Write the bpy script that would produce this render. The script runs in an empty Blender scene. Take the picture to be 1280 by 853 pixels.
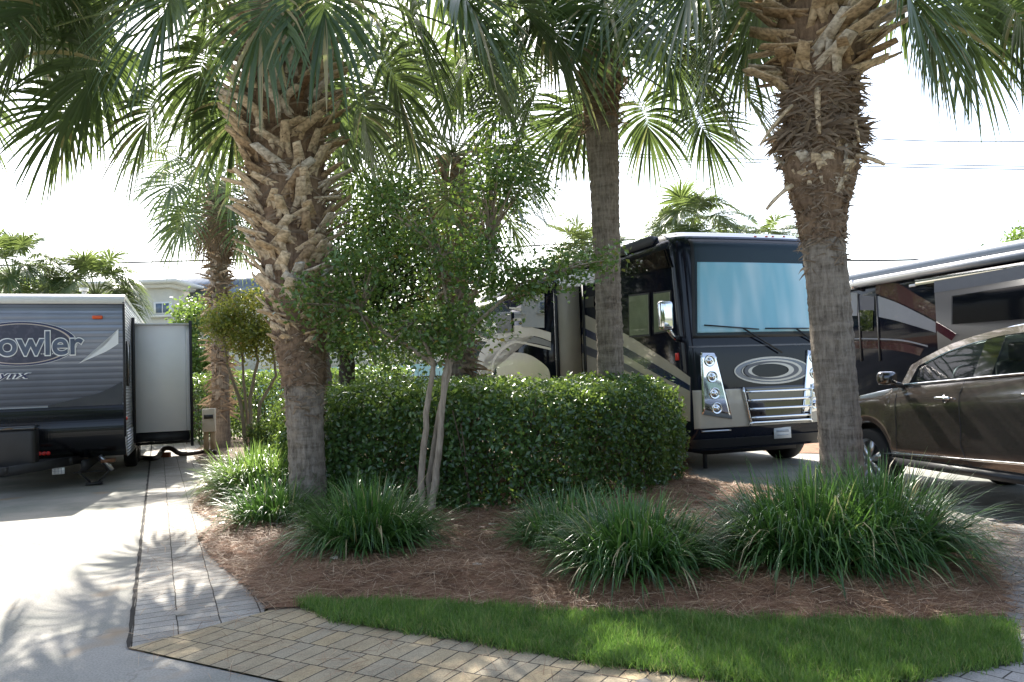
import bpy, bmesh, math, random
import numpy as np
from mathutils import Vector, Matrix, Euler
rng = np.random.default_rng(7)
random.seed(7)
SC = bpy.context.scene
COL = SC.collection
D2R = math.radians
# ---------------------------------------------------------------- camera geometry
F_PX, CX, CY, CAM_H = 1000.0, 640.0, 426.5, 1.5
PITCH, ROLL = D2R(2.58), D2R(2.0)

def ray(px, py):
    dx, dy = (px - CX) / F_PX, (CY - py) / F_PX
    u = dx * math.cos(ROLL) + dy * math.sin(ROLL)
    v = -dx * math.sin(ROLL) + dy * math.cos(ROLL)
    return Vector((u, math.cos(PITCH) - v * math.sin(PITCH), math.sin(PITCH) + v * math.cos(PITCH)))

def G(px, py, z=0.0):
    """ground point seen at this place of the photograph"""
    d = ray(px, py)
    t = (z - CAM_H) / d.z
    return Vector((d.x * t, d.y * t, z))

def P(px, py, Y):
    """point at distance Y in front of the camera"""
    d = ray(px, py)
    t = Y / d.y
    return Vector((d.x * t, Y, CAM_H + d.z * t))

def G2(px, py):
    p = G(px, py); return (p.x, p.y)

# ---------------------------------------------------------------- mesh building
class MB:
    def __init__(s):
        s.v = []; s.q = []; s.t = []; s.r = []; s.n = 0; s.poly = []
    def add(s, verts, quads=None, tris=None, rnd=None):
        verts = np.asarray(verts, dtype=np.float64).reshape(-1, 3)
        if quads is not None and len(quads): s.q.append(np.asarray(quads, dtype=np.int64).reshape(-1, 4) + s.n)
        if tris is not None and len(tris): s.t.append(np.asarray(tris, dtype=np.int64).reshape(-1, 3) + s.n)
        s.v.append(verts)
        if rnd is None: rnd = np.full(len(verts), 0.5)
        elif np.isscalar(rnd): rnd = np.full(len(verts), float(rnd))
        s.r.append(np.asarray(rnd, dtype=np.float64).reshape(-1))
        s.n += len(verts)
    def addpoly(s, verts, rnd=0.5):
        i = s.n
        s.add(verts, rnd=rnd)
        s.poly.append(list(range(i, i + len(verts))))
    def build(s, name, mat, parent=None, smooth=False, loc=None, label=None):
        me = bpy.data.meshes.new(name)
        V = np.concatenate(s.v) if s.v else np.zeros((0, 3))
        loops = []; starts = []; tot = 0
        if s.q:
            q = np.concatenate(s.q); loops.append(q.reshape(-1)); starts.append(np.arange(len(q)) * 4); tot = len(q) * 4
        if s.t:
            t = np.concatenate(s.t); loops.append(t.reshape(-1)); starts.append(tot + np.arange(len(t)) * 3); tot += len(t) * 3
        for p in s.poly:
            loops.append(np.array(p)); starts.append(np.array([tot])); tot += len(p)
        L = np.concatenate(loops).astype(np.int32); S = np.concatenate(starts).astype(np.int32)
        me.vertices.add(len(V)); me.vertices.foreach_set('co', V.astype(np.float32).reshape(-1))
        me.loops.add(len(L)); me.loops.foreach_set('vertex_index', L)
        me.polygons.add(len(S)); me.polygons.foreach_set('loop_start', S)
        me.update(calc_edges=True); me.validate()
        at = me.attributes.new('rnd', 'FLOAT', 'POINT')
        R = np.concatenate(s.r).astype(np.float32)
        if len(R) == len(me.vertices): at.data.foreach_set('value', R)
        if smooth:
            me.polygons.foreach_set('use_smooth', np.ones(len(me.polygons), dtype=bool))
        if mat is not None: me.materials.append(mat)
        o = bpy.data.objects.new(name, me); COL.objects.link(o)
        if parent is not None: o.parent = parent
        if loc is not None: o.location = loc
        if label: o['label'] = label
        return o

def tag(o, label=None, cat=None, group=None, kind=None):
    if label: o['label'] = label
    if cat: o['category'] = cat
    if group: o['group'] = group
    if kind: o['kind'] = kind
    return o

def empty(name, label, cat, loc=(0, 0, 0), rotz=0.0, group=None):
    o = bpy.data.objects.new(name, None); COL.objects.link(o)
    o.location = loc; o.rotation_euler = (0, 0, rotz); o.empty_display_size = 0.2
    return tag(o, label, cat, group)

def box(mb, c, s, rot=None, rnd=0.5, taper=1.0):
    """box centred at c with size s; rot = 3x3 Matrix; taper scales the +z end in x and y"""
    x, y, z = s[0] / 2, s[1] / 2, s[2] / 2
    k = taper
    vs = [(-x, -y, -z), (x, -y, -z), (x, y, -z), (-x, y, -z), (-x * k, -y * k, z), (x * k, -y * k, z), (x * k, y * k, z), (-x * k, y * k, z)]
    out = []
    for p in vs:
        p = Vector(p)
        if rot is not None: p = rot @ p
        out.append((p.x + c[0], p.y + c[1], p.z + c[2]))
    mb.add(out, [(0, 3, 2, 1), (4, 5, 6, 7), (0, 1, 5, 4), (1, 2, 6, 5), (2, 3, 7, 6), (3, 0, 4, 7)], rnd=rnd)

def bevel_box(name, c, s, r, mat, parent=None, seg=3, smooth=True, rotz=0.0):
    bm = bmesh.new()
    bmesh.ops.create_cube(bm, size=1.0)
    for v in bm.verts: v.co = Vector((v.co.x * s[0], v.co.y * s[1], v.co.z * s[2]))
    bmesh.ops.bevel(bm, geom=list(bm.edges), offset=r, segments=seg, affect='EDGES', profile=0.5)
    for v in bm.verts:
        if rotz: v.co = Matrix.Rotation(rotz, 3, 'Z') @ v.co
        v.co += Vector(c)
    me = bpy.data.meshes.new(name); bm.to_mesh(me); bm.free()
    if smooth: me.polygons.foreach_set('use_smooth', np.ones(len(me.polygons), dtype=bool))
    me.materials.append(mat)
    o = bpy.data.objects.new(name, me); COL.objects.link(o)
    if parent is not None: o.parent = parent
    return o

def frames(pts):
    pts = np.asarray(pts, float)
    T = np.gradient(pts, axis=0)
    T /= np.linalg.norm(T, axis=1)[:, None] + 1e-9
    ref = np.array([0.0, 0, 1]) if abs(T[0][2]) < 0.9 else np.array([1.0, 0, 0])
    N = []; n = ref - T[0] * ref.dot(T[0]); n /= np.linalg.norm(n)
    for t in T:
        n = n - t * n.dot(t); n /= np.linalg.norm(n) + 1e-9
        N.append(n.copy())
    N = np.array(N); B = np.cross(T, N)
    return T, N, B

def tube(mb, pts, rad, sides=8, rnd=0.5, cap=True, squash=1.0):
    pts = np.asarray([tuple(p) for p in pts], float)
    n = len(pts)
    rad = np.full(n, float(rad)) if np.isscalar(rad) else np.asarray(rad, float)
    T, N, B = frames(pts)
    a = np.linspace(0, 2 * math.pi, sides, endpoint=False)
    ring = N[:, None, :] * np.cos(a)[None, :, None] + B[:, None, :] * np.sin(a)[None, :, None] * squash
    V = pts[:, None, :] + ring * rad[:, None, None]
    V = V.reshape(-1, 3)
    q = []
    for i in range(n - 1):
        for j in range(sides):
            k = (j + 1) % sides
            q.append((i * sides + j, i * sides + k, (i + 1) * sides + k, (i + 1) * sides + j))
    tr = []
    if cap:
        V = np.vstack([V, pts[0], pts[-1]]); c0 = n * sides; c1 = c0 + 1
        for j in range(sides):
            k = (j + 1) % sides
            tr.append((c0, k, j)); tr.append((c1, (n - 1) * sides + j, (n - 1) * sides + k))
    mb.add(V, q, tr, rnd=rnd)

def bez(p0, p1, p2, n=8):
    p0, p1, p2 = Vector(p0), Vector(p1), Vector(p2)
    return [p0 * (1 - t) ** 2 + p1 * 2 * t * (1 - t) + p2 * t * t for t in [i / (n - 1) for i in range(n)]]

def norm(a):
    return a / (np.linalg.norm(a, axis=-1, keepdims=True) + 1e-9)

def ribbons(mb, base, d, side, L, w, g, K, wprof, fold=0.0, rnd=None):
    """N drooping blades: base, direction, width direction, length, width, gravity bend; K sections"""
    N = len(base)
    L = np.broadcast_to(L, (N,)); w = np.broadcast_to(w, (N,)); g = np.broadcast_to(g, (N,))
    p = base.copy(); V = []
    d0 = norm(d); s = norm(side - d0 * np.sum(side * d0, axis=1, keepdims=True))
    down = np.array([0, 0, -1.0])
    cur = d0
    for k in range(K):
        t = k / (K - 1)
        nrm = np.cross(s, cur)
        hw = (w * wprof[k] * 0.5)[:, None]
        if fold:
            V.append(np.stack([p - s * hw, p - nrm * hw * fold, p + s * hw], axis=1))
        else:
            V.append(np.stack([p - s * hw, p + s * hw], axis=1))
        cur = norm(d0 + down * (g * ((k + 1) / K) ** 1.6)[:, None])
        p = p + cur * (L / (K - 1))[:, None]
    V = np.stack(V, axis=1)                      # N,K,c,3
    c = V.shape[2]
    idx = np.arange(N)[:, None, None] * (K * c) + np.arange(K - 1)[None, :, None] * c + np.arange(c - 1)[None, None, :]
    q = np.stack([idx, idx + 1, idx + c + 1, idx + c], axis=-1).reshape(-1, 4)
    if rnd is None: rnd = rng.random(N)
    mb.add(V.reshape(-1, 3), q, rnd=np.repeat(rnd, K * c))

def leaves(mb, pos, size, aspect=0.5, nrm=None, spread=1.0, rnd=None, fold=0.35):
    """N small folded leaves; nrm = preferred facing"""
    N = len(pos)
    a = norm(rng.normal(size=(N, 3)))
    n = norm(rng.normal(size=(N, 3)) * spread + (0 if nrm is None else nrm))
    a = norm(a - n * np.sum(a * n, axis=1, keepdims=True))
    b = np.cross(n, a)
    L = (np.broadcast_to(size, (N,)) * rng.uniform(0.7, 1.25, N))[:, None]
    W = L * aspect * 0.5
    base = pos - a * L * 0.5
    V = np.stack([base, base + a * L * 0.45 + b * W + n * W * fold, base + a * L, base + a * L * 0.45 - b * W + n * W * fold], axis=1)
    i = np.arange(N)[:, None] * 4
    t = np.concatenate([i + np.array([[0, 1, 2]]), i + np.array([[0, 2, 3]])])
    if rnd is None: rnd = rng.random(N)
    mb.add(V.reshape(-1, 3), None, t, rnd=np.repeat(rnd, 4))

def inside(poly, pts):
    poly = np.asarray(poly, float); x, y = pts[:, 0], pts[:, 1]
    r = np.zeros(len(pts), bool); j = len(poly) - 1
    for i in range(len(poly)):
        xi, yi = poly[i]; xj, yj = poly[j]
        c = ((yi > y) != (yj > y)) & (x < (xj - xi) * (y - yi) / (yj - yi + 1e-12) + xi)
        r ^= c; j = i
    return r

def edge_dist(poly, pts):
    poly = np.asarray(poly, float); d = np.full(len(pts), 1e9)
    for i in range(len(poly)):
        a = poly[i]; b = poly[(i + 1) % len(poly)]
        ab = b - a; t = np.clip(((pts - a) @ ab) / (ab @ ab), 0, 1)
        d = np.minimum(d, np.linalg.norm(pts - (a + t[:, None] * ab), axis=1))
    return d

def lump(x, y, z=0.0, f=1.0):
    return (np.sin(x * 2.1 * f + 1.3) * np.cos(y * 1.7 * f + .4) + .5 * np.sin(x * 4.7 * f + y * 3.1 * f + z * 3) + .4 * np.cos(z * 4.3 * f + x * 1.9 * f + 2.0) + .3 * np.sin(y * 7.9 * f - x * 5.1 * f)) / 2.2

# ---------------------------------------------------------------- materials
def newmat(name):
    m = bpy.data.materials.new(name); m.use_nodes = True
    nt = m.node_tree; nt.nodes.clear()
    out = nt.nodes.new('ShaderNodeOutputMaterial')
    return m, nt, out

def node(nt, t, **kw):
    n = nt.nodes.new(t)
    for k, v in kw.items():
        if k in n.inputs: n.inputs[k].default_value = v
        else: setattr(n, k, v)
    return n

def rgba(c): return (c[0], c[1], c[2], 1.0)

def pbr(name, color, rough=0.5, metal=0.0, var=0.12, vscale=6.0, bump=0.0, bscale=60.0, coat=0.0, spec=0.5, stretch=(1, 1, 1), dirt=None, flake=False):
    m, nt, out = newmat(name)
    b = node(nt, 'ShaderNodeBsdfPrincipled'); nt.links.new(b.outputs[0], out.inputs[0])
    b.inputs['Roughness'].default_value = rough; b.inputs['Metallic'].default_value = metal
    b.inputs['Coat Weight'].default_value = coat; b.inputs['Coat Roughness'].default_value = 0.03
    b.inputs['Specular IOR Level'].default_value = spec
    tc = node(nt, 'ShaderNodeTexCoord'); mp = node(nt, 'ShaderNodeMapping'); mp.inputs['Scale'].default_value = stretch
    nt.links.new(tc.outputs['Object'], mp.inputs[0])
    nz = node(nt, 'ShaderNodeTexNoise', Scale=vscale, Detail=5.0, Roughness=0.6); nt.links.new(mp.outputs[0], nz.inputs['Vector'])
    cr = node(nt, 'ShaderNodeValToRGB'); nt.links.new(nz.outputs[0], cr.inputs[0])
    c = Vector(color)
    lo = c * (1 - var) if dirt is None else Vector(dirt)
    cr.color_ramp.elements[0].position = 0.3; cr.color_ramp.elements[0].color = rgba(lo)
    cr.color_ramp.elements[1].position = 0.7 if dirt is None else 0.5; cr.color_ramp.elements[1].color = rgba(c * (1 + var * .5))
    nt.links.new(cr.outputs[0], b.inputs['Base Color'])
    if bump:
        n2 = node(nt, 'ShaderNodeTexNoise', Scale=bscale, Detail=4.0); nt.links.new(mp.outputs[0], n2.inputs['Vector'])
        bp = node(nt, 'ShaderNodeBump', Strength=bump, Distance=0.01); nt.links.new(n2.outputs[0], bp.inputs['Height'])
        nt.links.new(bp.outputs[0], b.inputs['Normal'])
    return m

def leafmat(name, stops, rough=0.45, trans=0.35, tcol=(0.35, 0.5, 0.08), spec=0.5):
    m, nt, out = newmat(name)
    at = node(nt, 'ShaderNodeAttribute', attribute_name='rnd')
    cr = node(nt, 'ShaderNodeValToRGB'); nt.links.new(at.outputs['Fac'], cr.inputs[0])
    el = cr.color_ramp.elements
    while len(el) < len(stops): el.new(0.5)
    for e, (p, c) in zip(el, stops): e.position = p; e.color = rgba(c)
    b = node(nt, 'ShaderNodeBsdfPrincipled'); b.inputs['Roughness'].default_value = rough; b.inputs['Specular IOR Level'].default_value = spec
    nt.links.new(cr.outputs[0], b.inputs['Base Color'])
    tr = node(nt, 'ShaderNodeBsdfTranslucent')
    mx = node(nt, 'ShaderNodeMix', data_type='RGBA', blend_type='MIX'); mx.inputs['Factor'].default_value = 0.55
    nt.links.new(cr.outputs[0], mx.inputs[6]); mx.inputs[7].default_value = rgba(tcol)
    nt.links.new(mx.outputs[2], tr.inputs[0])
    ms = node(nt, 'ShaderNodeMixShader'); ms.inputs[0].default_value = trans
    nt.links.new(b.outputs[0], ms.inputs[1]); nt.links.new(tr.outputs[0], ms.inputs[2]); nt.links.new(ms.outputs[0], out.inputs[0])
    return m

def glassmat(name, tint, alpha_mix=0.5, rough=0.02):
    m, nt, out = newmat(name)
    g = node(nt, 'ShaderNodeBsdfPrincipled'); g.inputs['Base Color'].default_value = (0.01, 0.012, 0.015, 1); g.inputs['Roughness'].default_value = rough
    g.inputs['Specular IOR Level'].default_value = 0.8
    t = node(nt, 'ShaderNodeBsdfTransparent'); t.inputs[0].default_value = rgba(tint)
    ms = node(nt, 'ShaderNodeMixShader'); ms.inputs[0].default_value = alpha_mix
    nt.links.new(t.outputs[0], ms.inputs[1]); nt.links.new(g.outputs[0], ms.inputs[2]); nt.links.new(ms.outputs[0], out.inputs[0])
    return m

M = {}
# ---------------------------------------------------------------- camera, world, sun
cam_d = bpy.data.cameras.new('camera'); cam = bpy.data.objects.new('camera', cam_d); COL.objects.link(cam)
cam.location = (0, 0, CAM_H); cam_d.sensor_width = 36.0; cam_d.lens = 36.0 * F_PX / 1280.0
cam_d.clip_start = 0.05; cam_d.clip_end = 3000
f = Vector((0, math.cos(PITCH), math.sin(PITCH))); up0 = Vector((0, -math.sin(PITCH), math.cos(PITCH))); r0 = Vector((1, 0, 0))
# image right / up vectors after the small roll
rt = r0 * math.cos(ROLL) - up0 * math.sin(ROLL)
upv = r0 * math.sin(ROLL) + up0 * math.cos(ROLL)
cam.matrix_world = Matrix(((rt.x, upv.x, -f.x, 0), (rt.y, upv.y, -f.y, 0), (rt.z, upv.z, -f.z, CAM_H), (0, 0, 0, 1)))
SC.camera = cam
SUN_EL, SUN_AZ = D2R(43), D2R(-15)      # azimuth from +Y towards +X
w = bpy.data.worlds.new('World'); SC.world = w; w.use_nodes = True
nt = w.node_tree; nt.nodes.clear()
sky = nt.nodes.new('ShaderNodeTexSky'); sky.sky_type = 'NISHITA'; sky.sun_disc = False
sky.sun_elevation = SUN_EL; sky.sun_rotation = SUN_AZ; sky.air_density = 1.0; sky.dust_density = 2.0; sky.ozone_density = 1.0
bg = nt.nodes.new('ShaderNodeBackground'); bg.inputs[1].default_value = 0.13
wo = nt.nodes.new('ShaderNodeOutputWorld')
hs = nt.nodes.new('ShaderNodeHueSaturation'); hs.inputs['Saturation'].default_value = 0.8
nt.links.new(sky.outputs[0], hs.inputs['Color']); nt.links.new(hs.outputs[0], bg.inputs[0]); nt.links.new(bg.outputs[0], wo.inputs[0])
sl = bpy.data.lights.new('sun', 'SUN'); sl.energy = 4.8; sl.angle = D2R(0.55); sl.color = (1.0, 0.95, 0.86)
so = bpy.data.objects.new('sun', sl); COL.objects.link(so)
sd = Vector((math.sin(SUN_AZ) * math.cos(SUN_EL), math.cos(SUN_AZ) * math.cos(SUN_EL), math.sin(SUN_EL)))
so.rotation_euler = sd.to_track_quat('Z', 'Y').to_euler(); so.location = sd * 50
SC.view_settings.view_transform = 'Standard'; SC.view_settings.look = 'None'
SC.view_settings.exposure = 1.72; SC.view_settings.gamma = 1.0
SC.view_settings.use_curve_mapping = False
SC.render.engine = 'CYCLES'
SC.cycles.max_bounces = 8; SC.cycles.transparent_max_bounces = 12
SC.cycles.use_denoising = True
# ================================================================ SETTING: ground
def concrete_mat():
    m, nt, out = newmat('concrete')
    b = node(nt, 'ShaderNodeBsdfPrincipled'); b.inputs['Roughness'].default_value = 0.85; nt.links.new(b.outputs[0], out.inputs[0])
    b.inputs['Specular IOR Level'].default_value = 0.3
    g = node(nt, 'ShaderNodeNewGeometry')
    n1 = node(nt, 'ShaderNodeTexNoise', Scale=0.55, Detail=6.0, Roughness=0.65); nt.links.new(g.outputs['Position'], n1.inputs['Vector'])
    c1 = node(nt, 'ShaderNodeValToRGB'); nt.links.new(n1.outputs[0], c1.inputs[0])
    c1.color_ramp.elements[0].position = 0.38; c1.color_ramp.elements[0].color = (0.21, 0.215, 0.185, 1)
    c1.color_ramp.elements[1].position = 0.62; c1.color_ramp.elements[1].color = (0.37, 0.345, 0.305, 1)
    n2 = node(nt, 'ShaderNodeTexNoise', Scale=90.0, Detail=3.0); nt.links.new(g.outputs['Position'], n2.inputs['Vector'])
    mx = node(nt, 'ShaderNodeMix', data_type='RGBA', blend_type='MULTIPLY'); mx.inputs['Factor'].default_value = 0.5
    nt.links.new(c1.outputs[0], mx.inputs[6])
    c2 = node(nt, 'ShaderNodeValToRGB'); nt.links.new(n2.outputs[0], c2.inputs[0])
    c2.color_ramp.elements[0].position = 0.35; c2.color_ramp.elements[0].color = (0.45, 0.45, 0.45, 1); c2.color_ramp.elements[1].position = 0.6; c2.color_ramp.elements[1].color = (1, 1, 1, 1)
    nt.links.new(c2.outputs[0], mx.inputs[7])
    # rusty leaf stains
    n3 = node(nt, 'ShaderNodeTexNoise', Scale=1.7, Detail=3.0); nt.links.new(g.outputs['Position'], n3.inputs['Vector'])
    c3 = node(nt, 'ShaderNodeValToRGB'); nt.links.new(n3.outputs[0], c3.inputs[0])
    c3.color_ramp.elements[0].position = 0.62; c3.color_ramp.elements[0].color = (0, 0, 0, 1); c3.color_ramp.elements[1].position = 0.75; c3.color_ramp.elements[1].color = (1, 1, 1, 1)
    m3 = node(nt, 'ShaderNodeMix', data_type='RGBA'); nt.links.new(c3.outputs[0], m3.inputs['Factor']); nt.links.new(mx.outputs[2], m3.inputs[6]); m3.inputs[7].default_value = (0.33, 0.25, 0.17, 1)
    # fine cracks
    vo = node(nt, 'ShaderNodeTexVoronoi', Scale=0.45, feature='DISTANCE_TO_EDGE')
    ns = node(nt, 'ShaderNodeTexNoise', Scale=2.0, Detail=4.0); nt.links.new(g.outputs['Position'], ns.inputs['Vector'])
    ma = node(nt, 'ShaderNodeMix', data_type='RGBA', blend_type='ADD'); ma.inputs['Factor'].default_value = 0.6
    nt.links.new(g.outputs['Position'], ma.inputs[6]); nt.links.new(ns.outputs['Color'], ma.inputs[7]); nt.links.new(ma.outputs[2], vo.inputs['Vector'])
    c4 = node(nt, 'ShaderNodeValToRGB'); nt.links.new(vo.outputs['Distance'], c4.inputs[0])
    c4.color_ramp.elements[0].position = 0.0; c4.color_ramp.elements[0].color = (0.78, 0.76, 0.74, 1); c4.color_ramp.elements[1].position = 0.004; c4.color_ramp.elements[1].color = (1, 1, 1, 1)
    m4 = node(nt, 'ShaderNodeMix', data_type='RGBA', blend_type='MULTIPLY'); m4.inputs['Factor'].default_value = 1.0
    nt.links.new(m3.outputs[2], m4.inputs[6]); nt.links.new(c4.outputs[0], m4.inputs[7])
    nt.links.new(m4.outputs[2], b.inputs['Base Color'])
    bp = node(nt, 'ShaderNodeBump', Strength=0.35, Distance=0.004); nt.links.new(n2.outputs[0], bp.inputs['Height']); nt.links.new(bp.outputs[0], b.inputs['Normal'])
    return m

def paver_mat(name, ang, org, tint_a, tint_b, bw=0.125, rh=0.25, stain=(0.17, 0.16, 0.15)):
    m, nt, out = newmat(name)
    b = node(nt, 'ShaderNodeBsdfPrincipled'); b.inputs['Roughness'].default_value = 0.8; b.inputs['Specular IOR Level'].default_value = 0.3; nt.links.new(b.outputs[0], out.inputs[0])
    g = node(nt, 'ShaderNodeNewGeometry')
    s = node(nt, 'ShaderNodeVectorMath', operation='SUBTRACT'); s.inputs[1].default_value = (org[0], org[1], 0); nt.links.new(g.outputs['Position'], s.inputs[0])
    r = node(nt, 'ShaderNodeVectorRotate', rotation_type='Z_AXIS'); r.inputs['Angle'].default_value = -ang; nt.links.new(s.outputs[0], r.inputs['Vector'])
    # slight wobble so joints are not ruled
    wn = node(nt, 'ShaderNodeTexNoise', Scale=3.0, Detail=2.0); nt.links.new(g.outputs['Position'], wn.inputs['Vector'])
    wa = node(nt, 'ShaderNodeVectorMath', operation='MULTIPLY_ADD'); wa.inputs[1].default_value = (0.022, 0.022, 0); nt.links.new(wn.outputs['Color'], wa.inputs[0]); nt.links.new(r.outputs[0], wa.inputs[2])
    br = node(nt, 'ShaderNodeTexBrick'); nt.links.new(wa.outputs[0], br.inputs['Vector'])
    br.inputs['Scale'].default_value = 1.0; br.inputs['Brick Width'].default_value = bw; br.inputs['Row Height'].default_value = rh
    br.inputs['Mortar Size'].default_value = 0.0045; br.inputs['Mortar Smooth'].default_value = 0.25; br.inputs['Bias'].default_value = 0.0
    br.offset = 0.4; br.inputs['Color1'].default_value = rgba(tint_a); br.inputs['Color2'].default_value = rgba(tint_b); br.inputs['Mortar'].default_value = (0.055, 0.045, 0.035, 1)
    n1 = node(nt, 'ShaderNodeTexNoise', Scale=2.2, Detail=7.0, Roughness=0.75); nt.links.new(g.outputs['Position'], n1.inputs['Vector'])
    c1 = node(nt, 'ShaderNodeValToRGB'); nt.links.new(n1.outputs[0], c1.inputs[0]); c1.color_ramp.elements[0].position = 0.35; c1.color_ramp.elements[0].color = rgba(stain); c1.color_ramp.elements[1].position = 0.65; c1.color_ramp.elements[1].color = (1, 1, 1, 1)
    mx = node(nt, 'ShaderNodeMix', data_type='RGBA', blend_type='MULTIPLY'); mx.inputs['Factor'].default_value = 0.55; nt.links.new(br.outputs[0], mx.inputs[6]); nt.links.new(c1.outputs[0], mx.inputs[7])
    n2 = node(nt, 'ShaderNodeTexNoise', Scale=130.0, Detail=3.0); nt.links.new(g.outputs['Position'], n2.inputs['Vector'])
    c2 = node(nt, 'ShaderNodeValToRGB'); nt.links.new(n2.outputs[0], c2.inputs[0]); c2.color_ramp.elements[0].position = 0.35; c2.color_ramp.elements[0].color = (0.4, 0.4, 0.4, 1); c2.color_ramp.elements[1].position = 0.6; c2.color_ramp.elements[1].color = (1, 1, 1, 1)
    m2 = node(nt, 'ShaderNodeMix', data_type='RGBA', blend_type='MULTIPLY'); m2.inputs['Factor'].default_value = 0.5; nt.links.new(mx.outputs[2], m2.inputs[6]); nt.links.new(c2.outputs[0], m2.inputs[7])
    nt.links.new(m2.outputs[2], b.inputs['Base Color'])
    inv = node(nt, 'ShaderNodeMath', operation='MULTIPLY_ADD'); inv.inputs[1].default_value = -1.0; inv.inputs[2].default_value = 1.0; nt.links.new(br.outputs['Fac'], inv.inputs[0])
    ad = node(nt, 'ShaderNodeMath', operation='MULTIPLY_ADD'); ad.inputs[1].default_value = 0.25; nt.links.new(n2.outputs[0], ad.inputs[0]); nt.links.new(inv.outputs[0], ad.inputs[2])
    bp = node(nt, 'ShaderNodeBump', Strength=0.8, Distance=0.006); nt.links.new(ad.outputs[0], bp.inputs['Height']); nt.links.new(bp.outputs[0], b.inputs['Normal'])
    return m

M['concrete'] = concrete_mat()
M['soil'] = pbr('soil', (0.16, 0.11, 0.075), 0.95, var=0.4, vscale=3.0, bump=0.6, bscale=40)
M['straw_base'] = pbr('straw_base', (0.20, 0.105, 0.06), 0.95, var=0.5, vscale=5.0, bump=1.0, bscale=70, dirt=(0.07, 0.035, 0.02))
M['lawn_base'] = pbr('lawn_base', (0.06, 0.09, 0.025), 0.95, var=0.4, vscale=9.0, bump=0.7, bscale=60)
M['far_ground'] = pbr('far_ground', (0.13, 0.14, 0.07), 0.95, var=0.35, vscale=0.25, bump=0.4, bscale=8)
M['joint'] = pbr('joint_dirt', (0.028, 0.022, 0.017), 0.95, var=0.4, vscale=30)

def sheet(name, poly, z, mat, kind='structure'):
    mb = MB(); mb.addpoly([(p[0], p[1], z) for p in poly])
    o = mb.build(name, mat); o['kind'] = kind
    if o.data.polygons[0].normal.z < 0: o.data.flip_normals()
    return o

J1, J2 = G(161, 812), G(188, 573)
AX = (J2 - J1); AX.z = 0; AX.normalize()                 # direction of the parking pads
AXN = Vector((AX.y, -AX.x, 0))                          # to the right of it
E = Vector((0.868, -0.496, 0))                          # direction of the front road edge
K1 = G(330, 767)
sheet('ground', [(-400, -60), (400, -60), (400, 900), (-400, 900)], -0.03, M['far_ground'])
# road in the foreground, its edge along the front paver band
far_r = J1 + E * 30; far_l = J1 - E * 30
sheet('road', [(far_l.x, far_l.y), (J1.x, J1.y), (far_r.x, far_r.y), (30, -30), (-30, -30)], 0.0, M['concrete'])
jl = J1 - AXN * 0.006
jl0 = J1 - AXN * 0.0
sheet('parking_pad', [(far_l.x, far_l.y), (J1.x, J1.y), (jl.x + AX.x * .04, jl.y + AX.y * .04), (jl.x + AX.x * 32, jl.y + AX.y * 32), (-40, 32)], 0.0, M['concrete'])
# the dirty joint between pad and pavers
mbj = MB(); seg = 160
for i in range(seg):
    a = J1 + AX * (i * 20 / seg); b_ = J1 + AX * ((i + 1) * 20 / seg)
    w0 = 0.004 + 0.006 * abs(math.sin(i * 1.7) + math.sin(i * .61)); w1 = 0.004 + 0.006 * abs(math.sin((i + 1) * 1.7) + math.sin((i + 1) * .61))
    mbj.add([(a - AXN * (w0 + .004))[:2] + (0.008,) if 0 else tuple((a - AXN * (w0 + .004)).xy) + (0.012,), tuple((a + AXN * w0).xy) + (0.012,), tuple((b_ + AXN * w1).xy) + (0.012,), tuple((b_ - AXN * (w1 + .004)).xy) + (0.012,)], [(0, 1, 2, 3)])
tag(mbj.build('pavement_joint', M['joint']), kind='structure')
angA = math.atan2(AX.y, AX.x)
M['paver_grey'] = paver_mat('paver_grey', angA, J1, (0.39, 0.36, 0.315), (0.47, 0.44, 0.39), bw=0.125, rh=0.255, stain=(0.45, 0.43, 0.40))
M['paver_tan'] = paver_mat('paver_tan', math.atan2(E.y, E.x), J1, (0.51, 0.39, 0.225), (0.42, 0.355, 0.25), bw=0.125, rh=0.25, stain=(0.42, 0.44, 0.46))
pa = [J1, K1, K1 + AX * 0.6 + AXN * 0.1, J1 + AXN * 1.15 + AX * 2.2, J1 + AXN * 1.15 + AX * 22, J1 + AX * 22]
sheet('paver_path', [p.xy for p in pa], 0.006, M['paver_grey'])
pb = [J1, J1 + E * 6.0, J1 + E * 6.0 + Vector((.496, .868, 0)) * 1.45, K1 + E * .6 + Vector((.496, .868, 0)) * .7, K1 + E * .0 + Vector((.496, .868, 0)) * .42, K1]
sheet('paver_band', [p.xy for p in pb], 0.010, M['paver_tan'])
# right hand paved edge and pad
M['paver_side'] = paver_mat('paver_side', angA + 0.25, G(1275, 835), (0.40, 0.38, 0.36), (0.34, 0.325, 0.30), bw=0.23, rh=0.125, stain=(0.5, 0.48, 0.45))
sheet('paver_kerb_path', [G2(1150, 853), G2(1200, 790), G2(1180, 690), G2(1120, 640), G2(1300, 655), (7.6, 6.6), (6.5, 3.3), (2.6, 2.6)], 0.014, M['paver_side'])
padR = [G2(850, 598), G2(1010, 625), G2(1160, 655), G2(1230, 690), (9.0, 5.5), (30, 3), (40, 34), (-6.5, 34)]
sheet('parking_pad', padR, 0.003, M['concrete'])

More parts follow.
